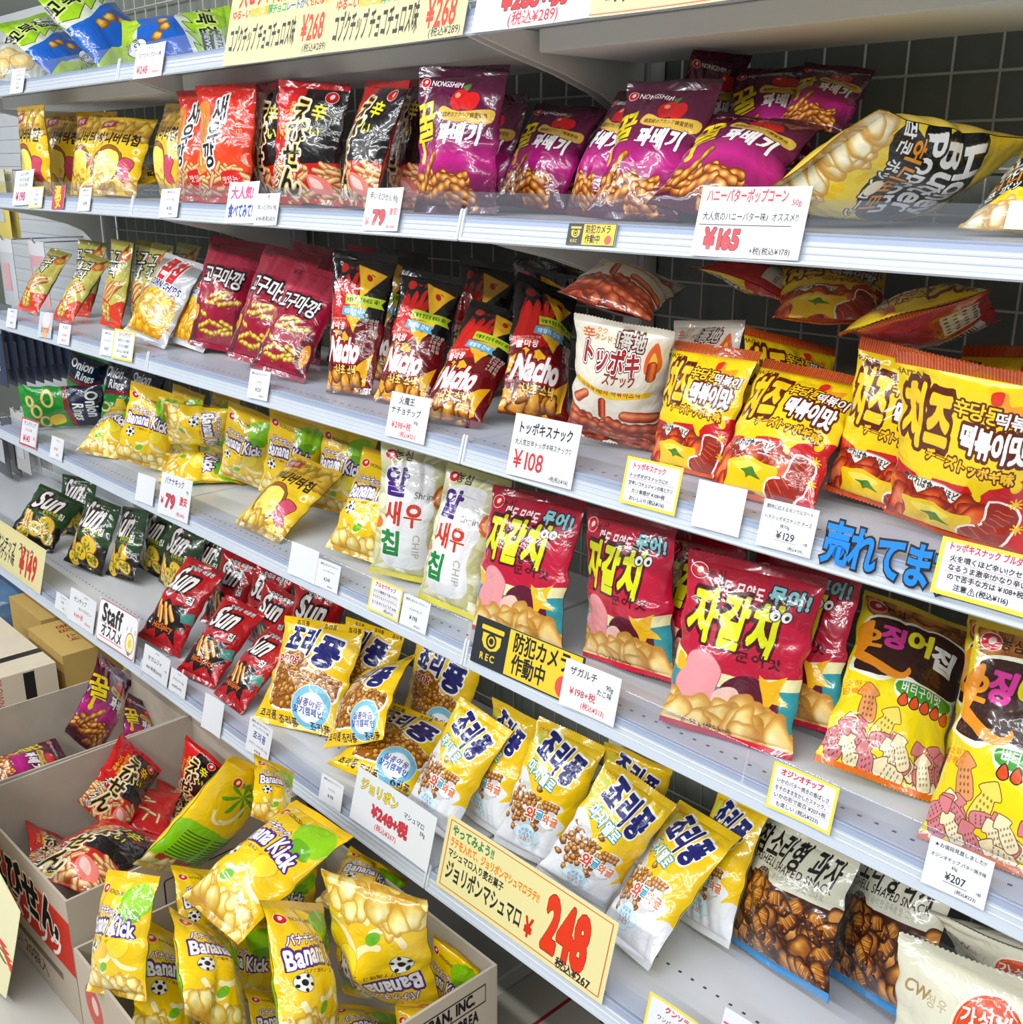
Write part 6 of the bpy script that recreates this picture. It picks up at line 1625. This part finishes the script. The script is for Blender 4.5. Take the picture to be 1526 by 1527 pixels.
# cream paper sign hung over the left edge of the shrimp carton, curling
def d_paper(a):
    a.rect(58, 10, 74, 40, (.80, .33, .30)); a.rect(78, 16, 88, 44, (.80, .33, .30)); a.text('ロン', 70, 50, 16, BLK, .05); a.text('辛の大', 70, 60, 20, (.35, .50, .15), .06, 0, [((.2, .3, .1), .03)])
    for i in range(7): a.poly([(88 + i * 2, 50 + i * 3), (96 + i * 2, 48 + i * 3), (93 + i * 2, 54 + i * 3)], (.86, .22, .12))
    a.rect(60, 66, 84, 78, (.80, .33, .30))
a = Art(1.6, (.95, .92, .74), 448); d_paper(a)
P_pp = print_material('cream_sign_print', a.image('cream_sign_print'), .6, coat=.1, bump=0)
vs, fs, uv, mi = [], [], [], []
n, q = 14, 12
for sgn in (0, 1):
    for j in range(q + 1):
        for i in range(n + 1):
            u_, v_ = i / n, j / q
            x = -1.06 + .56 * u_ - .12 * (1 - v_) * u_
            y = -.655 - .045 * math.sin(u_ * 2.4) - .02 * (1 - v_)
            z = .015 + (.455 - .19 * u_ ** 3) * v_ + .004 * math.sin(u_ * 9 + v_ * 4)
            vs.append((x, y + sgn * .0008, z)); uv.append((u_, v_))
F0 = grid_faces(q + 1, n + 1)
fs = np.concatenate([F0, F0[:, ::-1] + (n + 1) * (q + 1)])
me = raw_mesh('paper_sign', vs, fs, uv, [0] * len(F0) + [1] * len(F0), [P_pp, principled('cream_paper', (.95, .92, .74), .6, noise=.01)])
o = bpy.data.objects.new('paper_sign', me); COL.objects.link(o)
tag(o, 'curled cream paper sign with red blocks in front of the shrimp carton', 'sign')

# blue wrapped bundle and clear bag behind the cartons
def crumple(name, loc, sx, sy, sz, mat, seed, label, cat):
    bm = bmesh.new(); bmesh.ops.create_icosphere(bm, subdivisions=4, radius=1)
    rg = random.Random(seed); ks = [(Vector((rg.uniform(-1, 1), rg.uniform(-1, 1), rg.uniform(-1, 1))).normalized(), rg.uniform(3, 9), rg.uniform(0, 6)) for _ in range(14)]
    for v in bm.verts:
        d = v.co.normalized(); s = 1
        for k, f, ph in ks: s += .035 * abs(math.sin(d.dot(k) * f + ph))
        e = .55
        p = Vector([math.copysign(abs(c) ** e, c) for c in d]) * s
        v.co = Vector((p.x * sx, p.y * sy, p.z * sz + sz))
    lo = min(v.co.z for v in bm.verts)
    for v in bm.verts: v.co.z -= lo
    for f in bm.faces: f.smooth = True
    me = bpy.data.meshes.new(name); bm.to_mesh(me); bm.free()
    o = link_mesh(name, me, mat); o.location = loc
    tag(o, label, cat)
crumple('blue_bundle', (-2.33, -.06, .001), .12, .14, .10, principled('blue_film', (.32, .45, .58), .25, coat=.4, bump=.3, nscale=12), 4, 'blue plastic wrapped bundle behind the yellow cartons at the left', 'bundle')
crumple('clear_bag', (-2.22, -.48, .001), .12, .12, .11, principled('frosted_film', (.86, .88, .90), .25, coat=.4, bump=.3, nscale=14), 7, 'pale crumpled plastic bag left of the tan carton', 'plastic bag')

# ------------------------------------------------------------------ accessory packs hanging on the end bay
b = MB(); b.box(-3.9, -2.43, .585, .60, .02, 2.2)
for i in range(40):
    b.box(-3.9, -2.43, .580, .585, .05 + i * .054, .05 + i * .054 + .036)
tag(b.build('slat_wall_panel', M['white']), 'white slatted panel behind the hanging accessory packs', 'panel')
PF = {}
def pack_mat(nm, c1, c2):
    m = principled(nm, c1, .25, coat=.4)
    nt = m.node_tree; bs = nt.nodes['Principled BSDF']
    tc = nt.nodes.new('ShaderNodeTexCoord'); sp = nt.nodes.new('ShaderNodeSeparateXYZ'); nt.links.new(tc.outputs['Object'], sp.inputs[0])
    ct = nt.nodes.new('ShaderNodeMath'); ct.operation = 'GREATER_THAN'; nt.links.new(sp.outputs['Z'], ct.inputs[0]); ct.inputs[1].default_value = -.05
    mx = nt.nodes.new('ShaderNodeMixRGB'); mx.inputs[1].default_value = lin(c2); mx.inputs[2].default_value = lin(c1); nt.links.new(ct.outputs[0], mx.inputs[0]); nt.links.new(mx.outputs[0], bs.inputs['Base Color'])
    return m
PF['white'] = pack_mat('white_pack_film', (.88, .89, .91), (.80, .82, .84))
PF['pink'] = pack_mat('pink_pack_film', (.90, .90, .91), (.90, .70, .72))
PF['navy'] = pack_mat('navy_pack_film', (.62, .66, .72), (.20, .25, .36))
PF['grey'] = pack_mat('grey_pack_film', (.82, .82, .80), (.72, .72, .70))
PF['black'] = pack_mat('black_pack_film', (.10, .11, .13), (.08, .09, .11))
PF['cream'] = pack_mat('cream_pack_film', (.88, .86, .76), (.90, .82, .40))
def pack_mesh(w, h):
    vs, n, q = [], 8, 10
    for sgn in (-1, 1):
        for j in range(q + 1):
            for i in range(n + 1):
                u_, v_ = i / n * 2 - 1, j / q
                t_ = .006 * max(0, 1 - u_ * u_) ** .6 * math.sin(math.pi * min(1, (1 - v_) * 1.02 + .0)) ** .6 + .0008
                vs.append((u_ * w / 2, sgn * t_, -h * (1 - v_)))
    F0 = grid_faces(q + 1, n + 1); N = (n + 1) * (q + 1)
    return raw_mesh('pouch', vs, np.concatenate([F0, F0[:, ::-1] + N]), [(0, 0)] * (2 * N), [0] * (2 * len(F0)), [])
PM = pack_mesh(.15, .25)
b = MB(); b.box(-.006, .006, -.0012, .0012, -.012, -.004); HM = b.mesh('hang_hole'); HM.materials.append(M['dark'])
b = MB(); b.box(-.035, .035, -.0076, -.0066, -.19, -.09, 0); IM = b.mesh('insert_card')
def packs(x, ztop, y0, dy, n, film, lab, group, size=1.0):
    hk = MB(); hk.tube((0, .02, .0), (0, -(.585 - y0) - .02 + .02, 0), .0025); hk.tube((0, -(.585 - y0), 0), (0, -(.585 - y0) - .006, .02), .0025)
    h = hk.build('display_hook', M['chrome']); h.location = (x, .578, ztop + .0)
    tag(h, f'steel display hook carrying the {lab[0]}', 'hook')
    for i in range(n):
        t = empty('accessory_pack', (x, y0 + i * dy, ztop + .004)); t.scale = (size, size, size)
        me = PM.copy(); me.materials.append(PF[film])
        for nm, m_ in (('pouch', me), ('hang_hole', HM), ('insert_card', IM)):
            if nm == 'insert_card':
                m_ = IM.copy(); m_.materials.append(PF['white'] if film != 'white' else PF['pink'])
            o = bpy.data.objects.new(nm, m_); COL.objects.link(o); o.parent = t
        if n == 1: tag(t, lab[1], 'hanging pack', group)
        else: tag(t, (lab[1] + ', frontmost of its hook') if i == 0 else lab[2] , 'hanging pack', group)
packs(-2.98, 1.352, .28, .03, 1, 'white', ('white packs at the left', 'clear white accessory pack hanging at the far left above the third shelf'), 'white hanging packs')
packs(-2.72, 1.352, .30, .03, 1, 'pink', ('pink packs', 'clear accessory pack with pink insert hanging beside the slim olive bags'), 'white hanging packs')
packs(-3.02, 1.60, .30, .03, 2, 'cream', ('cream packs', 'cream accessory pack hanging left of the honey chip bag', 'cream accessory pack hidden second on the upper left hook'), 'cream hanging packs')
packs(-3.05, 1.055, .22, .034, 10, 'navy', ('navy packs', 'navy accessory pack under the third shelf', 'navy accessory pack in the close row under the third shelf'), 'navy hanging packs', 1.05)
packs(-2.98, .70, .24, .04, 3, 'grey', ('grey packs', 'grey accessory pack under the fourth shelf', 'grey accessory pack behind the front one under the fourth shelf'), 'grey hanging packs')
packs(-2.66, .70, .36, .04, 2, 'grey', ('inner grey packs', 'grey accessory pack right of the other grey ones', 'grey accessory pack second on the inner hook'), 'grey hanging packs')
packs(-3.28, .62, .26, .04, 2, 'black', ('black packs', 'black accessory pack low at the left edge', 'black accessory pack behind the low one at the left edge'), 'black hanging packs')
if _txt is not None:
    c = _txt.data
    bpy.data.objects.remove(_txt); bpy.data.curves.remove(c)
